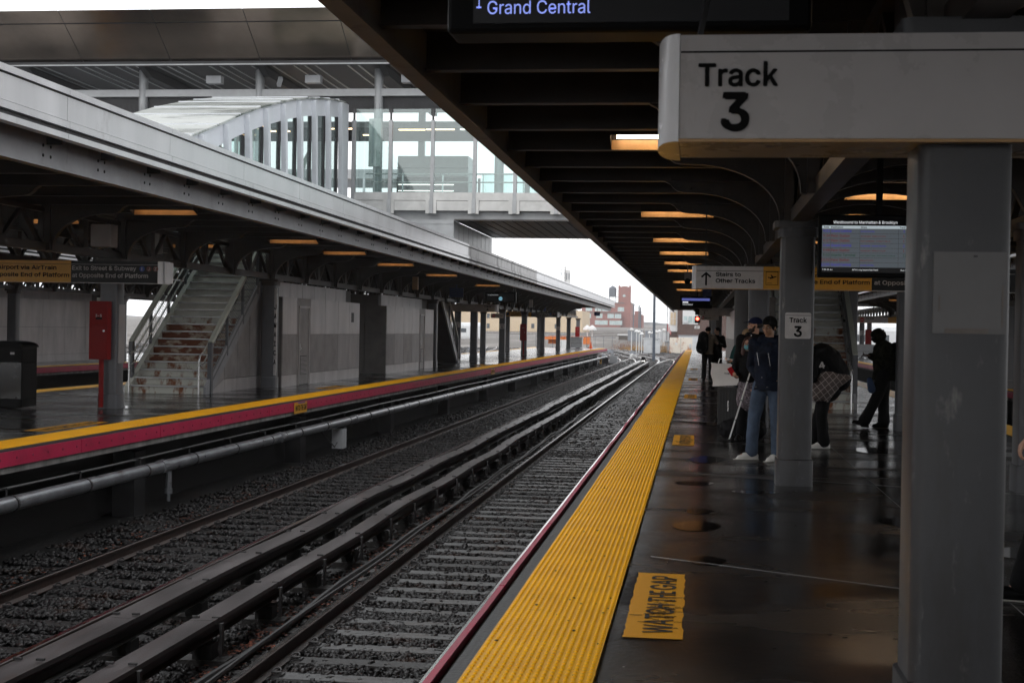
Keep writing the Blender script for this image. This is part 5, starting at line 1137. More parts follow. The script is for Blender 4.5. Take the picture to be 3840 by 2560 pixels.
# signal tower
t = thing('signal_tower', 'dark brick signal cabin with a white bay window at the end of the near platform', 'building', (-2, 240, 0))
b = MB().use('brick_dark').box(-3.35, 9, 240, 250, GZ, 6.6).use('brick_dark').box(-4.7, -3.35, 241, 249, GZ, 1.8); b.build('wall', t)
b = MB().use('pole_white').box(-4.75, -3.36, 240.6, 249, 1.8, 6.1).box(-4.95, -3.2, 240.3, 249.3, 6.1, 6.35).use('brick_dark').box(-4.6, -3.4, 241, 249, 6.35, 7.0); b.build('bay_window', t)
b = MB().use('beige_wall').box(-4.5, -3.65, 240.5, 240.58, 2.9, 5.0).use('pole_white').box(-4.12, -4.04, 240.45, 240.5, 2.9, 5.0).box(-4.5, -3.65, 240.45, 240.5, 3.9, 3.98); b.build('pane', t)
for x in (-2.45,): 
    b = MB().use('pole_white').box(x-.05, x+2.5, 239.85, 239.95, 3.05, 5.55); f = b.build('window', t); b = MB().use('win_pale').box(x+.12, x+.75, 239.78, 239.84, 3.3, 4.4).box(x+.9, x+1.55, 239.78, 239.84, 3.3, 4.4).box(x+1.7, x+2.35, 239.78, 239.84, 3.3, 4.4).use('shed_silver').box(x+.1, x+.75, 239.5, 239.8, 3.25, 3.75); b.build('pane', f)
b = MB().use('pole_white').box(-.5, .35, 239.9, 239.96, 2.35, 2.8).use('letter_black'); b.text('JAY', (-.35, 239.88, 2.42), .3, .55, .02); b.build('name_plate', t)
b = MB().use('shed_silver').box(-2.6, -1.2, 239.9, 239.96, -.2, .8); b.build('shutter', t)
mat('flag_red', (.5, .08, .08), .7); mat('flag_blue', (.03, .04, .2), .7)
t = thing('flag', 'small american flag on a slanting pole at the signal cabin corner', 'flag', (-5, 238, 1)); b = MB().use('iron_dark').beam((-5.0, 238, 6.6), (-5.05, 238, -1.3), .1, .1); b.build('pole', t)
b = MB().use('flag_red')
for k in range(5): b.use('flag_red' if k % 2 == 0 else 'pole_white').add([(-5.0+k*.13, 238, 3.2-k*.28), (-4.87+k*.13, 238, 3.0-k*.28), (-4.80+k*.11, 238, 1.7-k*.12), (-4.95+k*.11, 238, 1.9-k*.12)], [(0, 1, 2, 3)])
b.build('cloth', t)
# containers and sheds
t = thing('shipping_container', 'rust streaked white container at the end of the near platform', 'container', (-2.4, 210, GZ)); b = MB().use('rust_white').box(-4.02, -.72, 210, 216, GZ, .88); b.use('joint_dark').box(-2.40, -2.37, 209.97, 210, GZ+.1, .8); b.build('body', t)
b = MB().use('shed_silver').box(-1.15, -.85, 209.9, 210, -.6, 0).use('pole_white').add([(-3.3, 209.95, 0), (-3.05, 209.95, -.25), (-2.8, 209.95, 0), (-3.05, 209.95, .25)], [(0, 1, 2, 3)]); b.build('door_plate', t)
b = MB().use('shed_silver').box(-2.9, .6, 225, 231, GZ, 1.1).use('shed_dark').box(-3, .7, 224.9, 231.1, 1.1, 1.25); one(b, 'equipment_shed', 'pale grey shed behind the rusty container', 'shed', (-1.2, 225, GZ))
def shed(x0, x1, y, h, label, dk=False):
    t = thing('equipment_shed', label, 'shed', ((x0+x1)/2, y, GZ)); b = MB().use('shed_dark' if dk else 'shed_silver').box(x0, x1, y, y+3, GZ, h); b.build('body', t)
    b = MB().use('shed_silver').box(x0-.05, x1+.05, y-.1, y+3.1, h, h+.08); b.build('roof', t); b = MB().use('joint_dark').box((x0+x1)/2-.01, (x0+x1)/2+.01, y-.02, y, GZ+.1, h-.1)
    for q in range(6): b.box(x1-(x1-x0)*.4+q*.12, x1-(x1-x0)*.4+q*.12+.06, y-.02, y, h-.25, h-.15)
    b.build('door', t)
shed(-7.64, -5.32, 205, .72, 'bright silver relay cabinet standing among the dome topped poles'); shed(-12.6, -10.0, 260, 1.95, 'blue grey shed left of the tall pole', True); shed(-7.37, -4.85, 250, 1.98, 'large pale shed in front of the signal cabin'); shed(-9.7, -7.8, 268, 1.9, 'dark shed between the two larger sheds', True); shed(-5.3, -4.5, 236, .2, 'small dark box at the foot of the signal cabin', True)
t = thing('hut', 'old rusty concrete hut beside the curving yard tracks', 'hut', (-13.8, 270, GZ)); b = MB().use('bank').box(-14.8, -12.9, 270, 273, GZ, .9).use('pole_white').box(-15, -12.7, 269.7, 273.3, .9, 1.15).use('brick_dark').box(-13.6, -13.0, 269.9, 270, GZ, .2); b.build('body', t)
for k, (x, y, z) in enumerate(((-9.15, 200, 2.2), (-8.5, 201, 2.0), (-8.2, 203, 1.9), (-7.72, 200, 1.65), (-7.05, 212, 1.8), (-6.6, 214, 1.8), (-6.06, 212, 1.95), (-5.8, 220, 2.1), (-5.0, 216, 2.25))):
    t = thing('dome_lamp_post', 'white dome topped post, number %d from the left' % (k+1) if False else ('first', 'second', 'third', 'fourth', 'fifth', 'sixth', 'seventh', 'eighth', 'ninth')[k]+' white dome topped post from the left by the silver cabinet', 'post', (x, y, GZ), 'white dome topped posts in the yard'); b = MB().use('pole_white').tube([(x, y, GZ-.1), (x, y, z-.3)], .06, 8); b.build('pole', t); b = MB().use('pole_white').ell((x, y, z-.28), (.27, .27, .26), 12, 8) if k % 2 == 0 else MB().use('pole_white').tube([(x, y, z-.35), (x, y, z-.02)], [.34, .06], 12); b.build('dome', t)
for x, l in ((-12.3, 'left'), (-11.75, 'right')): t = thing('dome_lamp_post', l+' of two white umbrella shaped posts at the tip of the opposite platform', 'post', (x, 160, GZ)); b = MB().use('pole_white').tube([(x, 160, GZ-.1), (x, 160, 1.9)], .05, 8); b.build('pole', t); b = MB().use('pole_white').tube([(x, 160, 1.75), (x, 160, 2.0), (x, 160, 2.3)], [.5, .42, .05], 14); b.build('dome', t)
t = thing('tall_pole', 'tall dark pole rising between the two canopies', 'pole', (-4.55, 150, GZ)); b = MB().use('tank_grey').tube([(-4.50, 150, GZ-.1), (-4.55, 150, 7.5)], [.17, .12], 10); b.build('shaft', t); b = MB().use('tank_grey').box(-4.62, -4.48, 149.8, 149.9, 4.6, 4.9); b.build('fitting', t)
# dwarf signal & switch machine
t = thing('dwarf_signal', 'low trackside signal with two lit white lamps between the tracks', 'signal', (-5.0, 136, GZ)); b = MB().use('black').box(-5.28, -4.85, 136, 136.3, GZ, GZ+.55).ell((-5.07, 136.15, GZ+.58), (.2, .15, .12)); b.build('housing', t)
b = MB().use('lamp_white').ell((-5.17, 135.97, GZ+.30), (.06, .03, .06)).ell((-4.97, 135.97, GZ+.30), (.06, .03, .06)); b.build('lamp', t)
t = thing('switch_machine', 'grey switch machine beside the tip of the opposite platform', 'machine', (-8.2, 133, GZ)); b = MB().use('iron_dark').box(-8.75, -8.2, 132.6, 133.4, GZ, GZ+.62).box(-8.9, -7.3, 132.4, 132.9, GZ, GZ+.12).use('shed_silver').box(-8.1, -7.4, 133, 133.8, GZ+.1, GZ+.75).box(-8.0, -7.7, 133.2, 133.5, GZ+.75, GZ+1.05).tube([(-7.4, 133, GZ+.3), (-6.6, 132.7, GZ+.25)], .05, 6); b.build('casing', t)
b = MB().use('sign_yellow').box(-8.95, -8.75, 131.9, 131.95, GZ+.05, GZ+.75).use('letter_black').text('2', (-8.91, 131.88, GZ+.25), .35, .13, .02); one(b, 'marker_board', 'small yellow marker board numbered 2 below the tip of the opposite platform', 'sign', (-8.85, 131.9, GZ))
b = MB().use('orange_box').box(-16.5, -11.9, 158, 160, .15, 1.0).use('pole_white').box(-15.0, -13.6, 155, 156, GZ, .62).use('orange_box').box(-16.9, -14.8, 156.5, 158, .62, .95); one(b, 'work_container', 'orange and white work container behind the last columns', 'container', (-14, 157, GZ))
b = MB().use('tank_grey')
for k in range(10): b.box(-17+k*.9, -16.97+k*.9, 150, 150.03, -.1, 1.1)
b.box(-17, -8.5, 150, 150.03, .95, 1.0); one(b, 'railing', 'thin railing behind the grey bench box', 'railing', (-13, 150, -.1))
# trains
def train(x0, y, dx, dy, label, n=2, h=3.0, win=True):
    t = thing('passenger_train', label, 'train', (x0, y, RT)); L = 25.5; a = math.atan2(dy, dx)
    for c in range(n):
        T = Matrix.Translation((x0+c*L*math.cos(a)*1.03, y+c*L*math.sin(a)*1.03, 0)) @ Matrix.Rotation(a, 4, 'Z')
        b = MB().use('train_steel'); pr = [(-1.5, -.75), (-1.55, .2), (-1.5, 2.2), (-1.2, 2.65), (0, 2.85), (1.2, 2.65), (1.5, 2.2), (1.55, .2), (1.5, -.75)]
        o = len(b.v); b.ext(pr, 'x', 0, L); b.v = [(v[0], v[1], v[2]) for v in b.v]; b.v = [tuple(T @ Vector(v)) for v in b.v]; b.build('car_body', t)
        b = MB().use('train_window')
        for k in range(9):
            xx = 2.6+k*2.3
            for s in (-1, 1): b.box(xx, xx+1.4, s*1.555-.01, s*1.555+.01, 1.0, 1.75, T)
        for xx in (6.6, 17.6):
            for s in (-1, 1): b.box(xx, xx+.06, s*1.56-.01, s*1.56+.01, -.1, 2.0, T).box(xx+1.2, xx+1.26, s*1.56-.01, s*1.56+.01, -.1, 2.0, T)
        b.box(.3, L-.3, -1.2, 1.2, -1.15, -.76, T); b.build('car_window', t)
    return t
train(-39.8, 262, -1, .12, 'silver passenger train standing beyond the storage tracks', 2); train(-64, 150, -1, 1.6, 'silver train seen past the left staircase', 2); train(14.5, 190, 1, .35, 'silver train beyond the right-hand platform, upper row', 2); train(8, 160, 1, .28, 'nearer silver train beyond the right-hand platform, lower row', 2)
b = MB().use('train_steel').box(-46, -41.5, 78, 84, -1, 3.2).use('train_window').box(-45.5, -43, 77.95, 78, .6, 1.7); one(b, 'rail_car', 'white rail car end glimpsed between the left column and the stairs', 'train', (-44, 78, -1))
# brush
def bush(x, y, rx, rz, label, m='bush_red', n=900):
    P = np.stack([rng.normal(0, .42, n)*rx, rng.normal(0, .4, n)*rx*.7, np.abs(rng.normal(0, .5, n))*rz], 1)+np.array([x, y, GZ-.05]); q = np.array([(-.5, 0, 0), (.5, 0, .1), (.1, 0, 1)]); s = rng.uniform(.05, .22, n)
    a = rng.uniform(0, 2*PI, n); V = q[None]*np.stack([s*.35, s*.35, s*2.2], 1)[:, None, :]; X = V[..., 0]*np.cos(a)[:, None]+V[..., 2]*rng.normal(0, .35, n)[:, None]; Yv = V[..., 0]*np.sin(a)[:, None]
    V = np.stack([X+P[:, :1], Yv+P[:, 1:2], V[..., 2]+P[:, 2:3]], -1).reshape(-1, 3); F = (np.array([(0, 1, 2)])[None]+(np.arange(n)*3)[:, None, None]).reshape(-1, 3)
    o = npmesh('dry_bush', V, F, m); tag(o, label, 'bush')
bush(-11.8, 238, 2.6, 1.1, 'reddish leafless brush beside the blue grey shed'); bush(-10, 232, 2.6, .6, 'tan dry grass clump in front of the reddish brush', 'grass_dry'); bush(-4.9, 214, .8, 1.1, 'orange brown dry bush left of the rusty container', 'grass_dry', 500)
for k, (x, y) in enumerate(((-31, 640), (-22, 640), (-28, 645))): bush(x, y, 5, 7, ('first', 'second', 'third')[k]+' hazy bare thicket in front of the faded brick building, from the left' if k != 1 else 'hazy bare thicket right of the faded brick building', 'bush_red', 700)
# ------------------------------------------------------------ people
mat('skin', (.58, .33, .23), .5, var=.06); mat('skin_tan', (.42, .235, .145), .45, var=.06); mat('skin_dark', (.09, .05, .035), .5, var=.08)
mat('navy_coat', (.010, .014, .028), .7, spec=.12, var=.4, sc=9, bump=.5, bsc=16); mat('black_coat', (.008, .008, .009), .7, spec=.12, var=.4, sc=9, bump=.5, bsc=16); mat('denim', (.062, .092, .145), .85, var=.45, sc=3.5, bump=.4, bsc=26)
mat('black_trousers', (.009, .009, .010), .8, spec=.12, var=.3, bump=.4, bsc=14); mat('sneaker_white', (.62, .60, .57), .55, var=.08); mat('sole', (.5, .48, .44), .7); mat('knit_black', (.009, .009, .009), .95, spec=.12, bump=.6, bsc=60)
mat('cap_navy', (.012, .016, .05), .8, spec=.12); mat('hair_dark', (.022, .012, .008), .6, var=.4, sc=20, streak=(3, 3, .4)); mat('hair_blonde', (.30, .19, .09), .6, var=.4, sc=20, streak=(3, 3, .4)); mat('hair_red', (.06, .018, .010), .55, var=.4, sc=20, streak=(3, 3, .4)); mat('hair_black', (.006, .005, .005), .6, spec=.12)
mat('mask_blue', (.16, .47, .55), .75, var=.06); mat('green_jacket', (.010, .045, .045), .75, spec=.12, var=.3, bump=.4, bsc=14); mat('beige_jacket', (.21, .17, .13), .8, var=.15, bump=.3, bsc=12); mat('scarf_red', (.45, .012, .015), .8); mat('camo', (.020, .020, .013), .9, spec=.12, c2=(.006, .006, .005), thr=.5, sc=14)
mat('eye_white', (.6, .58, .55), .3, var=0); mat('lip', (.26, .10, .08), .5); mat('beard', (.035, .018, .012), .8); mat('phone_red', (.62, .01, .02), .3); mat('bag_white', (.80, .78, .77), .55, var=.08, sc=3, bump=.5, bsc=5); mat('luggage', (.022, .023, .024), .5, var=.2)
mat('tunic', (.09, .075, .085), .9, c2=(.32, .28, .32), thr=.55, sc=38)
mat('blue_bag', (.01, .035, .10), .6)
# plaid skirt material: crossing pale lines on brown grey
m = bpy.data.materials.new('plaid'); m.use_nodes = True; N = m.node_tree; bs = N.nodes['Principled BSDF']; bs.inputs['Roughness'].default_value = .9
tc = N.nodes.new('ShaderNodeTexCoord'); outs = []
for rx_ in (38, -47):
    mp = N.nodes.new('ShaderNodeMapping'); mp.inputs['Rotation'].default_value = (0, R(rx_), 0); mp.inputs['Scale'].default_value = (1, 1, 1); N.links.new(tc.outputs['Object'], mp.inputs[0])
    sp = N.nodes.new('ShaderNodeSeparateXYZ'); N.links.new(mp.outputs[0], sp.inputs[0]); mu = N.nodes.new('ShaderNodeMath'); mu.operation = 'MULTIPLY'; mu.inputs[1].default_value = 13.5; N.links.new(sp.outputs['X'], mu.inputs[0])
    fr = N.nodes.new('ShaderNodeMath'); fr.operation = 'FRACT'; N.links.new(mu.outputs[0], fr.inputs[0]); gt = N.nodes.new('ShaderNodeMath'); gt.operation = 'LESS_THAN'; gt.inputs[1].default_value = .09; N.links.new(fr.outputs[0], gt.inputs[0]); outs.append(gt)
mxx = N.nodes.new('ShaderNodeMath'); mxx.operation = 'MAXIMUM'; N.links.new(outs[0].outputs[0], mxx.inputs[0]); N.links.new(outs[1].outputs[0], mxx.inputs[1])
mc = N.nodes.new('ShaderNodeMix'); mc.data_type = 'RGBA'; mc.inputs[6].default_value = (.12, .097, .092, 1); mc.inputs[7].default_value = (.50, .44, .42, 1); N.links.new(mxx.outputs[0], mc.inputs[0]); N.links.new(mc.outputs[2], bs.inputs['Base Color']); M['plaid'] = m

TEX = bpy.data.textures.new('folds', 'CLOUDS'); TEX.noise_scale = .16; TEX.noise_depth = 2
def blob(mb, name, root, vox=.010, smooth=4, fold=0, T=None, hem=None):
    """join the overlapping closed shapes of mb into one continuous surface"""
    o = mb.build(name, None, True); 
    if T is not None: o.data.transform(T)
    org = ORG.get(root.name, Vector((0, 0, 0)))
    r = o.modifiers.new('r', 'REMESH'); r.mode = 'VOXEL'; r.voxel_size = vox; r.use_smooth_shade = True
    s = o.modifiers.new('s', 'SMOOTH'); s.factor = .6; s.iterations = smooth
    if fold:
        d = o.modifiers.new('d', 'DISPLACE'); d.texture = TEX; d.strength = fold; d.mid_level = .5; d.texture_coords = 'LOCAL'
    dg = bpy.context.evaluated_depsgraph_get(); dg.update(); me = bpy.data.meshes.new_from_object(o.evaluated_get(dg)); me.name = name
    mats = list(o.data.materials); old = o.data; o.modifiers.clear(); o.data = me; bpy.data.meshes.remove(old)
    if hem is not None:
        for v in me.vertices:
            if v.co.z < hem: v.co.z = hem-(hem-v.co.z)*.04+.006*math.sin(v.co.x*40)
    me.materials.clear(); me.materials.append(mats[0]); me.polygons.foreach_set('material_index', [0]*len(me.polygons)); me.polygons.foreach_set('use_smooth', [True]*len(me.polygons))
    o.parent = root; return o
def V3(*a): return Vector(a)
def mid(a, b, t): return a+(b-a)*t
def person(name_label, base, rz, P, body='skin', top='black_coat', legs='black_trousers', shoe='sneaker_white', hair=None, H=1.75, topr=1.0, hem=.80, group=None, slim=1.0, legr=1.0, coatr=1.0, head_scale=1.0, face=True, hands=('curl', 'curl'), boots=False, cuff=False):
    """P: pose joints in metres, local frame: person faces -Y, +X is the person's left as seen from the camera right"""
    t = bpy.data.objects.new('person', None); COL.objects.link(t); t.location = base; t.rotation_euler = (0, 0, rz); tag(t, name_label, 'person', group); ORG[t.name] = Vector((0, 0, 0))
    k = H/1.75
    J = dict(pelvis=V3(0, 0, .95), chest=V3(0, 0, 1.30), neck=V3(0, .01, 1.48), head=V3(0, -.01, 1.635), hd=V3(0, -1, 0), up=V3(0, 0, 1),
             shl=V3(-.185, .0, 1.42), shr=V3(.185, 0, 1.42), ell=V3(-.24, .03, 1.13), elr=V3(.24, .03, 1.13), wrl=V3(-.25, -.06, .89), wrr=V3(.25, -.06, .89),
             hpl=V3(-.09, 0, .93), hpr=V3(.09, 0, .93), knl=V3(-.11, -.02, .50), knr=V3(.11, -.02, .50), anl=V3(-.12, .03, .09), anr=V3(.12, .03, .09), tol=V3(-.14, -.15, .03), tor=V3(.14, -.15, .03))
    for q, v in P.items():
        if not q.startswith('pitch'): J[q] = V3(*v)
    for q in J:
        if q not in ('hd', 'up', 'fl', 'fr', 'nl', 'nr'): J[q] = J[q]*k
    hd = J['hd'].normalized(); up = (J['up']-hd*J['up'].dot(hd)).normalized(); sd = hd.cross(up); hs = k*head_scale
    HT = Matrix(((sd.x, -hd.x, up.x, 0), (sd.y, -hd.y, up.y, 0), (sd.z, -hd.z, up.z, 0), (0, 0, 0, 1)))
    HT = Matrix.Translation(J['head']) @ HT @ Matrix.Scale(hs, 4)
    def HP(x, y, z): return HT @ V3(x, y, z)
    b = MB().use(body)
    R3 = HT.to_3x3()
    b.ell(HP(0, .012, .028), (.074, .092, .088), 20, 14, R3.to_4x4()); b.ell(HP(0, -.018, -.028), (.058, .068, .078), 18, 12, R3.to_4x4()); b.ell(HP(0, -.048, -.082), (.026, .024, .02), 10, 8, R3.to_4x4())
    b.ell(HP(0, -.075, .022), (.045, .014, .014), 12, 8, R3.to_4x4())
    b.cap(HP(0, -.080, .014), HP(0, -.098, -.022), .009*hs, .0125*hs, 10); b.ell(HP(0, -.084, -.055), (.024, .010, .012), 10, 6, R3.to_4x4())
    for s in (-1, 1): b.ell(HP(s*.040, -.060, -.014), (.02, .016, .018), 10, 6, R3.to_4x4()); b.ell(HP(s*.076, .012, -.008), (.010, .018, .030), 8, 8, R3.to_4x4())
    b.cap(J['neck']-V3(0, 0, .05*k), HP(0, .018, -.045), .056*k*slim, .052*k*slim, 14); b.cap(J['chest'], J['neck']-V3(0, 0, .06*k), .13*k*slim, .07*k, 14); b.cap(J['pelvis'], J['chest'], .12*k*slim, .13*k*slim, 14)
    for s in 'lr':
        b.cap(J['chest']+(J['sh'+s]-J['chest'])*.4, J['sh'+s], .07*k, .05*k, 10); b.cap(J['sh'+s], J['el'+s], .045*k, .036*k, 10); b.cap(J['el'+s], J['wr'+s], .036*k, .024*k, 10)
        b.cap(J['hp'+s], J['kn'+s], .075*k*slim, .052*k, 12); b.cap(J['kn'+s], J['an'+s], .05*k, .034*k, 12); b.cap(J['an'+s], mid(J['an'+s], J['to'+s], .6), .032*k, .020*k, 10)
        # hand
        w, e = J['wr'+s], J['el'+s]; f = V3(*P['f'+s]).normalized() if 'f'+s in P else (w-e).normalized()
        nn = V3(*P.get('n'+s, (1 if s == 'l' else -1, 0, 0))).normalized(); nn = (nn-f*nn.dot(f)).normalized(); sid = f.cross(nn)   # nn: palm normal; sid: towards the thumb
        if sid.dot(V3(0, -1, .2)) < 0: sid = -sid
        pc = w+f*.05*k
        b.cap(w, pc+f*.03*k, .026*k, .034*k, 10, (nn, .5))
        mode = hands[0 if s == 'l' else 1]; cu = {'curl': .55, 'grip': 1.15, 'flat': .15}[mode]
        for i, (ln, off) in enumerate(((.072, .028), (.080, .010), (.074, -.009), (.058, -.027))):
            p = pc+f*.038*k+sid*off*k; a = cu*.6; q1 = p+(f*math.cos(a)+nn*math.sin(a))*ln*.5*k; a2 = a+cu*1.1; q2 = q1+(f*math.cos(a2)+nn*math.sin(a2))*ln*.32*k; a3 = a2+cu*.8; q3 = q2+(f*math.cos(a3)+nn*math.sin(a3))*ln*.24*k
            b.cap(p, q1, .0095*k, .0088*k, 8); b.cap(q1, q2, .0088*k, .008*k, 8); b.cap(q2, q3, .008*k, .0065*k, 8)
        p = w+f*.022*k+sid*.026*k; q1 = p+(f*.6+sid*.7+nn*.35).normalized()*.036*k; q2 = q1+(f*.85+sid*.2+nn*.5).normalized()*.032*k; b.cap(p, q1, .013*k, .011*k, 8); b.cap(q1, q2, .011*k, .008*k, 8)
    bo = blob(b, 'body', t, .0062 if face else .010, 2)
    if face:
        e = MB().use('eye_white')
        for s in (-1, 1): e.ell(HP(s*.031, -.0745, .004), (.0135, .009, .0075), 10, 8, R3.to_4x4())
        e.use('black')
        for s in (-1, 1): e.ell(HP(s*.031, -.0825, .004), (.006, .0035, .0065), 8, 6, R3.to_4x4()); e.cap(HP(s*.016, -.0855, .021), HP(s*.048, -.079, .022), .0042*hs, .003*hs, 6)
        e.use('lip'); e.cap(HP(-.020, -.0855, -.052), HP(.020, -.0855, -.052), .0058*hs, .0058*hs, 8); e.build('face_features', bo, True)
    # trousers
    b = MB().use(legs); b.cap(J['pelvis']+V3(0, 0, .06), J['pelvis'], .135*k*slim, .145*k*slim, 16, ((0, 1, 0), .8))
    for s in 'lr':
        b.cap(J['hp'+s], J['kn'+s], .098*k*slim*legr, .073*k*legr, 14); kn, an = J['kn'+s], J['an'+s]
        b.cap(kn, mid(kn, an, .55), .073*k*legr, .070*k*legr, 14); b.cap(mid(kn, an, .55), mid(kn, an, .96)+V3(0, 0, .0), .070*k*legr, .072*k*legr*(1.12 if cuff else 1), 14)
    blob(b, 'trousers', t, .010, 3, .018)
    # jacket
    if top:
        b = MB().use(top); pe = J['pelvis']; ch = J['chest']; d = (pe-ch); hz_ = pe+d.normalized()*((pe.z-hem*k) if d.z < -.2 else .05)
        b.cap(ch+(J['neck']-ch)*.25, ch, .15*k*slim*coatr, .168*k*slim*coatr, 16, ((0, 1, 0), .84)); b.cap(ch, pe, .166*k*slim*coatr, .162*k*slim*coatr, 16, ((0, 1, 0), .84)); b.cap(pe, hz_, .168*k*slim*coatr, .185*k*slim*coatr, 16, ((0, 1, 0), .84))
        b.cap(ch+(J['neck']-ch)*.2, J['neck']-V3(0, 0, .015), .12*k, .078*k, 14)
        for s in 'lr':
            b.cap(ch+(J['sh'+s]-ch)*.35, J['sh'+s], .105*k*slim*coatr, .080*k*coatr, 12); b.cap(J['sh'+s], J['el'+s], .078*k*coatr, .064*k*coatr, 12); b.cap(J['el'+s], mid(J['el'+s], J['wr'+s], .93), .063*k*coatr, .046*k*coatr, 12)
        blob(b, 'jacket', t, .011, 3, .022, None, hem*k if ch.z-pe.z > .25 and abs(ch.x-pe.x) < .1 else None)
    # shoes
    for s in 'lr':
        a, o2 = J['an'+s], J['to'+s]; d = V3(o2.x-a.x, o2.y-a.y, 0); d = d.normalized() if d.length > .01 else V3(0, -1, 0); g0 = V3(a.x, a.y, a.z-.09*k); side = V3(-d.y, d.x, 0)
        pitch = P.get('pitch'+s, 0); dz = V3(0, 0, math.sin(pitch)); 
        b = MB().use(shoe); b.cap(g0-d*.05+V3(0, 0, .052), g0+d*.09+V3(0, 0, .052)+dz*.1, .042, .045, 12); b.cap(g0+d*.10+V3(0, 0, .040)+dz*.1, g0+d*.165+V3(0, 0, .032)+dz*.18, .040, .030, 12); b.cap(g0-d*.02+V3(0, 0, .05), g0-d*.015+V3(0, 0, .14 if boots else .105), .050, .047, 12)
        b.cap(g0-d*.055+V3(0, 0, .015), g0+d*.175+V3(0, 0, .015)+dz*.18, .040, .038, 12, ((0, 0, 1), .4)); blob(b, 'shoe', t, .008, 2)
    t['_k'] = k; return t, J, HP, R3.to_4x4(), k
def T3(m): return m

# 1. man in black beanie and navy parka
BP = dict(hd=(-.25, -1, -.06), shl=(-.175, 0, 1.43), shr=(.175, 0, 1.43), wrl=(-.14, -.03, 1.03), fl=(.1, 0, -1), ell=(-.235, .07, 1.15), wrr=(.14, -.03, 1.03), fr=(-.1, 0, -1), elr=(.235, .06, 1.15), hpl=(-.09, 0, .93), knl=(-.17, -.02, .50), anl=(-.20, .02, .09), tol=(-.38, -.10, .03), knr=(.12, -.03, .50), anr=(.13, .0, .09), tor=(.04, -.18, .03), nl=(.9, 0, 0), nr=(-.9, 0, 0))
t, J, HP, RM, k = person('man in a black beanie, glasses, navy parka, blue jeans and white sneakers', (.90, 18.25, 0), R(-18), BP, 'skin_tan', 'navy_coat', 'denim', 'sneaker_white', H=1.805, hem=.87, coatr=1.06, legr=1.08)
b = MB().use('knit_black'); b.ell(HP(0, .022, .052), (.089, .105, .092), 20, 14, RM); b.ell(HP(0, .03, .01), (.086, .098, .06), 18, 10, RM); blob(b, 'beanie', t, .007, 3)
b = MB().use('black')
for s in (-1, 1):
    P = [HP(s*.033+.022*math.cos(a), -.094, .004+.017*math.sin(a)) for a in [i*PI/6 for i in range(13)]]; b.tube(P, .0018, 5, False); b.tube([HP(s*.055, -.092, .006), HP(s*.078, -.01, .004)], .0018, 5)
b.tube([HP(-.011, -.094, .008), HP(.011, -.094, .008)], .0018, 5); b.build('glasses', t)
b = MB().use('navy_coat'); b.cap(J['neck']+V3(-.10, -.035, -.02), J['neck']+V3(.10, -.035, -.02), .055, .055, 12); b.cap(J['neck']+V3(-.10, .06, .0), J['neck']+V3(.10, .06, .0), .07, .07, 12); b.cap(J['neck']+V3(-.12, -.03, -.03), J['neck']+V3(-.08, .06, .0), .05, .06, 12); b.cap(J['neck']+V3(.12, -.03, -.03), J['neck']+V3(.08, .06, .0), .05, .06, 12); blob(b, 'hood', t, .011, 3, .015)
b = MB().use('stainless')
for x in (-.085, .06): b.beam((x-.02, -.178, 1.33*k), (x+.01, -.182, 1.17*k), .003, .003)
for p in ((-.10, -.19, .94), (.04, -.195, .94), (-.03, -.2, 1.06)): b.ell(p, (.006, .005, .006), 6, 4)
b.build('zips', t)
b = MB().use('sole')
for (a, c) in ((J['anl'], J['tol']), (J['anr'], J['tor'])):
    d = V3(c.x-a.x, c.y-a.y, 0).normalized(); g0 = V3(a.x, a.y, 0); b.cap(g0-d*.06+V3(0, 0, .008), g0+d*.2+V3(0, 0, .008), .043, .043, 14, ((0, 0, 1), .22))
b.use('iron_dark')
b.build('shoe_sole', t)

# 2. woman with blue mask, cane and red phone
WP = dict(hd=(-.12, -1, -.02), shl=(-.165, 0, 1.42), shr=(.165, 0, 1.42), ell=(-.23, .0, 1.15), wrl=(-.13, -.25, 1.09), fl=(-.5, -.7, .25), nl=(.5, -.3, .5), elr=(.22, .02, 1.13), wrr=(.17, -.16, .95), knl=(-.08, -.02, .5), knr=(.08, -.02, .5))
t, J, HP, RM, k = person('woman with long dark hair, glasses and a pale blue mask, in a black coat', (.76, 21.6, 0), R(-12), WP, 'skin', 'black_coat', 'black_trousers', 'black', H=1.55, hem=.82, slim=.93, hands=('grip', 'curl'))
b = MB().use('hair_red'); b.ell(HP(0, .022, .040), (.087, .098, .088), 20, 14, RM); b.cap(HP(-.075, .01, .01), HP(-.085, -.03, -.26), .03, .035, 10); b.cap(HP(.075, .01, .01), HP(.088, -.03, -.30), .034, .042, 10); b.cap(HP(0, .07, .0), HP(0, .09, -.25), .07, .08, 12, ((0, 1, 0), .6)); b.cap(HP(-.05, -.055, .088), HP(-.083, -.02, .0), .020, .022, 8); b.cap(HP(.03, -.06, .090), HP(.083, -.02, .0), .020, .024, 8); blob(b, 'hair', t, .008, 3, .012)
b = MB().use('mask_blue'); b.ell(HP(0, -.062, -.047), (.056, .046, .048), 18, 12, RM); blob(b, 'face_mask', t, .006, 2)
b = MB().use('black')
for s in (-1, 1):
    P = [HP(s*.032+.021*math.cos(a), -.096, .006+.016*math.sin(a)) for a in [i*PI/6 for i in range(13)]]; b.tube(P, .0022, 5, False); b.tube([HP(s*.054, -.094, .008), HP(s*.078, -.01, .006)], .002, 5)
b.tube([HP(-.011, -.096, .008), HP(.011, -.096, .008)], .002, 5); b.build('glasses', t)
b = MB().use('tunic'); pe = J['pelvis']; b.cap(pe, pe-V3(0, 0, .26*k), .15, .17, 16, ((0, 1, 0), .8)); blob(b, 'tunic', t, .012, 3, .02)
wy = t.matrix_world.copy(); bpy.context.view_layer.update(); MW = t.matrix_world.copy()
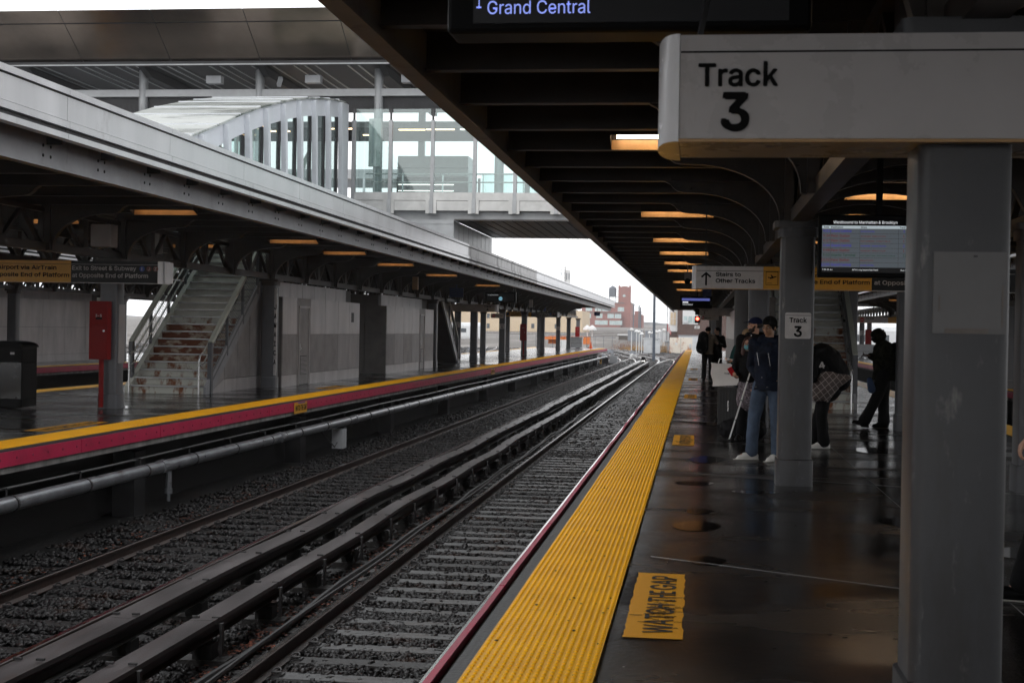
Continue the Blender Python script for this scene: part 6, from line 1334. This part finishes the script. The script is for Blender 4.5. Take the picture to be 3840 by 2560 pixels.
hw = MW @ (J['wrl']+V3(-.045, -.05, .02))
b = MB().use('phone_red'); Tm = Matrix.Translation(hw+V3(-.035, -.02, .055)) @ Matrix.Rotation(R(-32), 4, 'Y') @ Matrix.Rotation(R(20), 4, 'X'); b.box(-.036, .036, -.005, .005, -.07, .07, Tm); one(b, 'phone', 'bright red phone held by the woman with the blue mask', 'phone', hw+V3(-.035, -.02, .055), bev=.003)
mat('cane_white', (.75, .75, .74), .35)
b = MB().use('cane_white').tube([(.50, 21.42, .03), (.835, 21.36, 1.20)], .012, 10).use('black').tube([(.508, 21.42, .06), (.499, 21.42, .0)], .013, 8).use('iron_dark')
for q in (.25, .5, .75): b.tube([(.50+.335*q-.002, 21.42-.06*q, .03+1.17*q-.007), (.50+.335*q+.002, 21.42-.06*q, .03+1.17*q+.007)], .0128, 10)
one(b, 'white_cane', 'long white walking cane slanting down to the wet floor', 'cane', (.50, 21.42, 0))

# 3. bearded man in the navy cap, profile to the left
CP = dict(hd=(-1, -.1, .0), wrl=(-.18, -.22, 1.05), wrr=(.18, -.22, 1.05))
t, J, HP, RM, k = person('bearded man in a navy baseball cap seen in profile behind the masked woman', (.90, 22.9, 0), R(0), CP, 'skin', 'black_coat', 'black_trousers', 'black', H=1.86, hem=.85, coatr=1.08)
b = MB().use('cap_navy'); b.ell(HP(0, .015, .055), (.086, .102, .072), 20, 12, RM); b.cap(HP(-.0, -.07, .055), HP(0, -.135, .045), .062, .045, 14, (tuple(RM @ V3(0, 0, 1)), .12)); blob(b, 'baseball_cap', t, .007, 2)
b = MB().use('sign_white').text('B', HP(0, -.09, .07), .03, None, .02, tuple(RM @ V3(1, 0, 0)), tuple(RM @ V3(0, 0, 1)), 'C')
b = MB().use('sign_white').ell(HP(.02, -.088, .085), (.012, .006, .012), 8, 6, RM); b.build('cap_emblem', t)
b = MB().use('beard'); b.ell(HP(0, -.035, -.068), (.058, .058, .042), 16, 10, RM); b.cap(HP(.07, .0, -.01), HP(.055, -.03, -.05), .016, .02, 8); b.cap(HP(-.07, .0, -.01), HP(-.055, -.03, -.05), .016, .02, 8); blob(b, 'beard', t, .007, 2)
b = MB().use('hair_dark'); b.ell(HP(0, .035, .005), (.080, .082, .055), 16, 10, RM); blob(b, 'hair', t, .008, 2)
b = MB().use('bag_white'); b.cap(J['neck']+V3(-.05, -.06, .0), J['neck']+V3(.06, .0, .045), .012, .014, 8); b.build('collar', t)
b = MB().use('black_coat'); b.cap(J['neck']+V3(-.09, .04, .0), J['neck']+V3(.12, .03, .0), .06, .07, 12); blob(b, 'hood', t, .012, 2, .02)

# 4. blonde woman in green jacket with phone, one boot forward
GP = dict(hd=(-.9, .3, -.3), shl=(-.17, -.02, 1.40), ell=(-.27, -.12, 1.13), wrl=(-.24, -.22, 1.17), fl=(-1, -.2, .2), nl=(0, .3, 1), elr=(.24, 0, 1.12), wrr=(.0, -.22, 1.12), pelvis=(.04, .02, .93), hpl=(-.05, 0, .92), knl=(-.18, -.12, .55), anl=(-.33, -.20, .20), tol=(-.52, -.24, .17), knr=(.12, 0, .5), anr=(.14, .03, .09))
t, J, HP, RM, k = person('blonde woman in a dark green jacket and light jeans holding a phone, half hidden', (.83, 24.4, 0), R(0), GP, 'skin', 'green_jacket', 'denim', 'black', H=1.68, hem=.80, slim=.95, boots=True)
b = MB().use('hair_blonde'); b.ell(HP(0, .022, .036), (.087, .10, .088), 18, 12, RM); b.cap(HP(0, .06, .0), HP(0, .05, -.24), .075, .055, 12); b.cap(HP(-.07, .0, .0), HP(-.07, .0, -.22), .03, .03, 10); b.cap(HP(.07, .0, .0), HP(.07, .0, -.22), .03, .03, 10); blob(b, 'hair', t, .009, 2, .01)
bpy.context.view_layer.update(); MW = t.matrix_world.copy(); hw = MW @ (J['wrl']+V3(-.10, -.03, .03)); b = MB().use('screen_head').box(hw.x-.07, hw.x+.04, hw.y-.03, hw.y+.03, hw.z, hw.z+.003).use('black').box(hw.x-.072, hw.x+.042, hw.y-.032, hw.y+.032, hw.z-.008, hw.z); one(b, 'phone', 'lit phone in the hand of the blonde woman in green', 'phone', tuple(hw))

# 5-6. embracing couple far down the platform
APz = dict(hd=(.35, .9, -.1), ell=(-.30, .08, 1.16), wrl=(-.18, .25, 1.3), elr=(.30, .15, 1.25), wrr=(.22, .32, 1.42))
t, J, HP, RM, k = person('man in a beige jacket and dark cap with a black backpack, seen from behind', (.36, 48.3, 0), R(0), APz, 'skin', 'beige_jacket', 'black_trousers', 'black', H=1.80, hem=.88, face=False, coatr=1.1, legr=1.1)
b = MB().use('knit_black'); b.ell(HP(0, .02, .045), (.088, .105, .09), 16, 10, RM); blob(b, 'cap', t, .010, 2)
b = MB().use('beige_jacket'); b.cap(J['neck']+V3(-.08, -.05, 0), J['neck']+V3(.08, -.05, 0), .07, .07, 12); blob(b, 'hood', t, .012, 2)
bp = thing('backpack', 'bulging black backpack on the man in the beige jacket', 'backpack', (.20, 48.1, 1.1)); b = MB().use('black_coat'); b.cap((.20, 48.08, 1.50), (.16, 48.06, 1.10), .17, .21, 14, ((0, 1, 0), .75)); b.cap((.12, 47.98, 1.25), (.10, 47.98, 1.08), .13, .14, 12, ((0, 1, 0), .7)); blob(b, 'bag', bp, .014, 2, .03); bp.location = (0, 0, 0)
BPz = dict(hd=(-.9, -.35, .0), ell=(.28, -.05, 1.15), wrl=(-.20, -.32, 1.38), ell2=(0, 0, 0), wrr=(-.05, -.3, 1.25))
t, J, HP, RM, k = person('dark haired person in a long black coat hugging the man with the backpack', (.66, 48.75, 0), R(0), dict(hd=(-.9, -.35, 0), ell=(-.28, -.12, 1.22), wrl=(-.26, -.35, 1.40), elr=(.26, -.1, 1.14), wrr=(.05, -.32, 1.25)), 'skin', 'black_coat', 'black_trousers', 'black', H=1.80, hem=.55, face=False, coatr=1.05)
b = MB().use('hair_black'); b.ell(HP(0, .025, .04), (.086, .10, .09), 16, 10, RM); blob(b, 'hair', t, .010, 2)

# 7. bending person with the plaid skirt, behind the Track 3 column
XP = dict(pelvis=(.13, .10, .92), chest=(.02, -.02, 1.22), neck=(-.10, -.05, 1.34), head=(-.19, -.08, 1.42), hd=(-.75, -.3, -.6), up=(-.5, 0, 1), shl=(-.10, -.16, 1.30), shr=(.10, .14, 1.30), ell=(-.10, -.20, 1.05), wrl=(-.28, -.20, .98), elr=(-.02, .1, 1.02), wrr=(-.24, .05, .98), hpl=(.10, .02, .88), hpr=(.15, .12, .88), knl=(.06, -.02, .48), knr=(.02, .1, .48), anl=(.10, -.02, .09), anr=(-.05, .12, .09), tol=(-.10, -.06, .03), tor=(-.25, .1, .03))
t, J, HP, RM, k = person('bent over person in a black jacket and plaid skirt behind the Track 3 column', (1.70, 20.45, 0), R(0), XP, 'skin_tan', 'black_coat', 'black_trousers', 'sneaker_white', H=1.66, hem=.9, coatr=1.2, face=False, legr=1.15, cuff=True)
b = MB().use('hair_black'); b.ell(HP(0, .03, .03), (.10, .12, .10), 16, 10, RM); b.cap(HP(0, .05, 0), HP(.03, .10, -.2), .09, .1, 12); blob(b, 'hair', t, .010, 2, .02)
b = MB().use('black_coat'); b.cap((.06, .02, 1.30), (.30, .10, .98), .20, .17, 16); b.cap((.18, .06, 1.30), (.34, .1, 1.05), .13, .12, 12); blob(b, 'backpack', t, .012, 3, .03)
b = MB().use('plaid'); n = 18; vs = []
for i, (c, rr, z) in enumerate((((.12, -.05), .17, 1.08), ((.14, -.05), .25, .93), ((.10, -.05), .20, .80), ((.05, -.05), .09, .68))):
    for q in range(n): a = 2*PI*q/n; vs.append((c[0]+rr*math.cos(a)+(.07 if i == 1 and math.cos(a) > .6 else 0), c[1]+rr*.75*math.sin(a), z+.02*math.sin(3*a)+(.10*math.cos(a) if i in (1, 2) else 0)))
b.add(vs, [(i*n+q, i*n+(q+1) % n, (i+1)*n+(q+1) % n, (i+1)*n+q) for i in range(3) for q in range(n)] + [tuple(range(n))[::-1], tuple(3*n+q for q in range(n))]); b.build('skirt', t, True)
b = MB().use('scarf_red'); b.cap(J['neck']+V3(-.07, -.10, .02), J['neck']+V3(-.03, -.14, -.16), .035, .03, 10, ((1, 0, 0), .6)); blob(b, 'scarf', t, .008, 2)
b = MB().use('sign_white').text('4', (.00, -.262, 1.13), .085, .07, .03, (1, -.1, .3), (-.25, 0, 1)); b.build('sleeve_number', t)

# 8. walker in bucket hat looking at a phone
KP = dict(pelvis=(.05, 0, .93), chest=(.03, -.01, 1.24), neck=(-.03, -.01, 1.42), head=(-.10, -.02, 1.53), hd=(-.85, -.05, -.5), up=(-.4, 0, 1), shl=(0, -.18, 1.36), shr=(0, .18, 1.36), ell=(.03, -.2, 1.10), wrl=(-.20, -.14, 1.20), elr=(.03, .2, 1.1), wrr=(-.2, .1, 1.2), fl=(-1, 0, .1), fr=(-1, 0, .1), hpl=(.02, -.08, .9), hpr=(.02, .08, .9), knl=(-.10, -.1, .50), anl=(-.30, -.1, .10), tol=(-.46, -.1, .06), knr=(.04, .1, .48), anr=(.05, .1, .09), tor=(-.14, .1, .03), pitchl=.35)
t, J, HP, RM, k = person('person in a camouflage bucket hat and baggy black trousers looking down at a phone', (3.22, 25.5, 0), R(0), KP, 'skin_dark', 'camo', 'black_trousers', 'black', H=1.83, hem=.80, coatr=1.25, legr=1.3, face=False, cuff=True)
b = MB().use('camo'); b.ell(HP(0, .02, .055), (.095, .11, .07), 18, 10, RM); b.cap(HP(0, .02, .03), HP(0, .02, .0), .10, .145, 18); blob(b, 'bucket_hat', t, .009, 2)
b = MB().use('hair_black')
for q in range(14): b.ell(HP(random.uniform(-.07, .07), .10+random.uniform(-.03, .04), random.uniform(-.06, .06)), (.03, .03, .03), 8, 6)
blob(b, 'hair', t, .010, 1)
b = MB().use('black_coat'); b.cap((.22, 0, 1.36), (.26, 0, .98), .15, .17, 14); blob(b, 'backpack', t, .014, 2, .03)
b = MB().use('scarf_red').box(-.13, -.11, -.10, -.04, 1.12, 1.36); b.use('sign_white')
b.build('shirt_front', t)
bpy.context.view_layer.update(); MW = t.matrix_world.copy(); hw = MW @ (J['wrl']+V3(-.10, 0, .03)); b = MB().use('black').box(hw.x-.05, hw.x+.03, hw.y-.03, hw.y+.03, hw.z-.01, hw.z, Matrix()) ; one(b, 'phone', 'dark phone held by the person in the bucket hat', 'phone', tuple(hw))
b = MB().use('blue_bag'); b.cap((2.98, 25.3, .84), (3.02, 25.3, .68), .05, .075, 12, ((0, 1, 0), .5)); o = blob(b, 'pouch', t, .01, 2); o.parent = None; tag(o, 'small blue bag hanging at the hip of the bucket hat walker', 'bag')

# 9. passer-by cut off by the right edge
EP = dict(hd=(-1, 0, 0), shl=(0, -.2, 1.42), shr=(0, .2, 1.42), ell=(.02, -.24, 1.15), wrl=(-.22, -.27, 1.02), fl=(-.6, 0, -.8), nl=(.8, 0, -.5), elr=(.1, .2, 1.14), wrr=(.2, .2, .9), knl=(-.12, -.1, .5), anl=(-.22, -.08, .1), tol=(-.38, -.08, .05), hpl=(0, -.09, .93), hpr=(0, .09, .93), knr=(.08, .1, .5), anr=(.26, .1, .12), tor=(.12, .1, .03))
t, J, HP, RM, k = person('passer-by in black cut off by the right edge, only a hand and a shoe showing', (2.19, 9.0, 0), R(0), EP, 'skin', 'black_coat', 'black_trousers', 'black', H=1.78)
b = MB().use('hair_dark'); b.ell(HP(0, .02, .04), (.087, .10, .09), 16, 10, RM); blob(b, 'hair', t, .010, 2)
b = MB().use('sole'); b.cap(J['anl']+V3(.05, 0, -.085), J['anl']+V3(-.2, 0, -.075), .043, .043, 12, ((0, 0, 1), .25)); b.build('shoe_sole', t)

# luggage on the near platform
t = thing('shopping_bag', 'large white shopping bag standing on a dark suitcase', 'bag', (.47, 24.3, .70))
b = MB().use('bag_white'); pr = [(.29, .70), (.64, .76), (.68, 1.08), (.25, 1.11)]; n = 10
vs = []
for j_ in range(n+1):
    v = j_/n; z0 = .71+.40*v
    for (ux, uy) in ((0, 0), (.25, -.03), (.5, .01), (.75, -.03), (1, 0), (1, 1), (.75, 1.1), (.5, 1), (.25, 1.1), (0, 1)):
        xl = .27+(.23-.27)*v; xr = .70+(.76-.70)*v; zz = z0+.03*ux*(1-v)-.02*math.sin(ux*5)*v; vs.append((xl+(xr-xl)*ux+.012*math.sin(v*9+ux*7), 24.18+uy*.16+.014*math.sin(v*11+ux*13), zz))
b.add(vs, [(j_*10+q, j_*10+(q+1) % 10, (j_+1)*10+(q+1) % 10, (j_+1)*10+q) for j_ in range(n) for q in range(10)] + [tuple(range(10))]); b.build('bag', t, True)
b = MB().use('bag_white'); 
for y in (24.19, 24.33): b = MB().use('bag_white').tube([(.36, y, 1.10), (.38, y, 1.17), (.48, y, 1.185), (.60, y, 1.16), (.64, y, 1.08)], .009, 6); b.build('handle', t)
b = MB().use('letter_black').text('THE SUF', (.46, 24.152, .915), .03, .19, .02); b.build('lettering', t)
t = thing('suitcase', 'upright dark ribbed suitcase under the white shopping bag', 'suitcase', (.53, 24.3, 0))
b = MB().use('luggage').box(.36, .70, 24.12, 24.42, .07, .70)
for q in range(6): b.box(.385+q*.05, .40+q*.05, 24.11, 24.121, .1, .67)
b.build('body', t, False, .02); b = MB().use('black').tube([(.40, 24.2, .0), (.40, 24.26, .0)], .05, 12).tube([(.66, 24.2, 0), (.66, 24.26, .0)], .05, 12)
for i in range(len(b.v)): b.v[i] = (b.v[i][0], b.v[i][1], b.v[i][2]+.05)
b.build('wheel', t); b = MB().use('iron_dark').box(.50, .52, 24.4, 24.41, .7, 1.1).box(.64, .66, 24.4, 24.41, .7, 1.1).box(.50, .66, 24.39, 24.42, 1.08, 1.11).use('stainless').box(.52, .54, 24.10, 24.12, .30, .48); b.build('handle', t)
b = MB().use('black_coat'); b.cap((.50, 22.0, .15), (.92, 22.05, .15), .15, .16, 16, ((0, 0, 1), .95)); b.cap((.46, 21.95, .09), (.55, 22.1, .26), .09, .05, 12); b.cap((.55, 22.1, .24), (.80, 22.1, .28), .08, .06, 12)
o = blob(b, 'duffel_bag', bpy.data.objects['ground'], .012, 3, .05); o.parent = None; tag(o, 'slumped black duffel bag on the wet floor at the foot of the cane', 'bag')
HAZE = .00028
# ------------------------------------------------------------ haze
hz = bpy.data.materials.new('haze_air'); hz.use_nodes = True; hz.node_tree.nodes.clear()
v = hz.node_tree.nodes.new('ShaderNodeVolumePrincipled'); v.inputs['Density'].default_value = HAZE; v.inputs['Color'].default_value = (.96, .97, 1, 1); v.inputs['Anisotropy'].default_value = .2
o_ = hz.node_tree.nodes.new('ShaderNodeOutputMaterial'); hz.node_tree.links.new(v.outputs[0], o_.inputs['Volume']); M['haze_air'] = hz
b = MB().use('haze_air').box(-950, 950, -60, 1650, GZ-1.3, 40); h = b.build('haze'); h['kind'] = 'stuff'
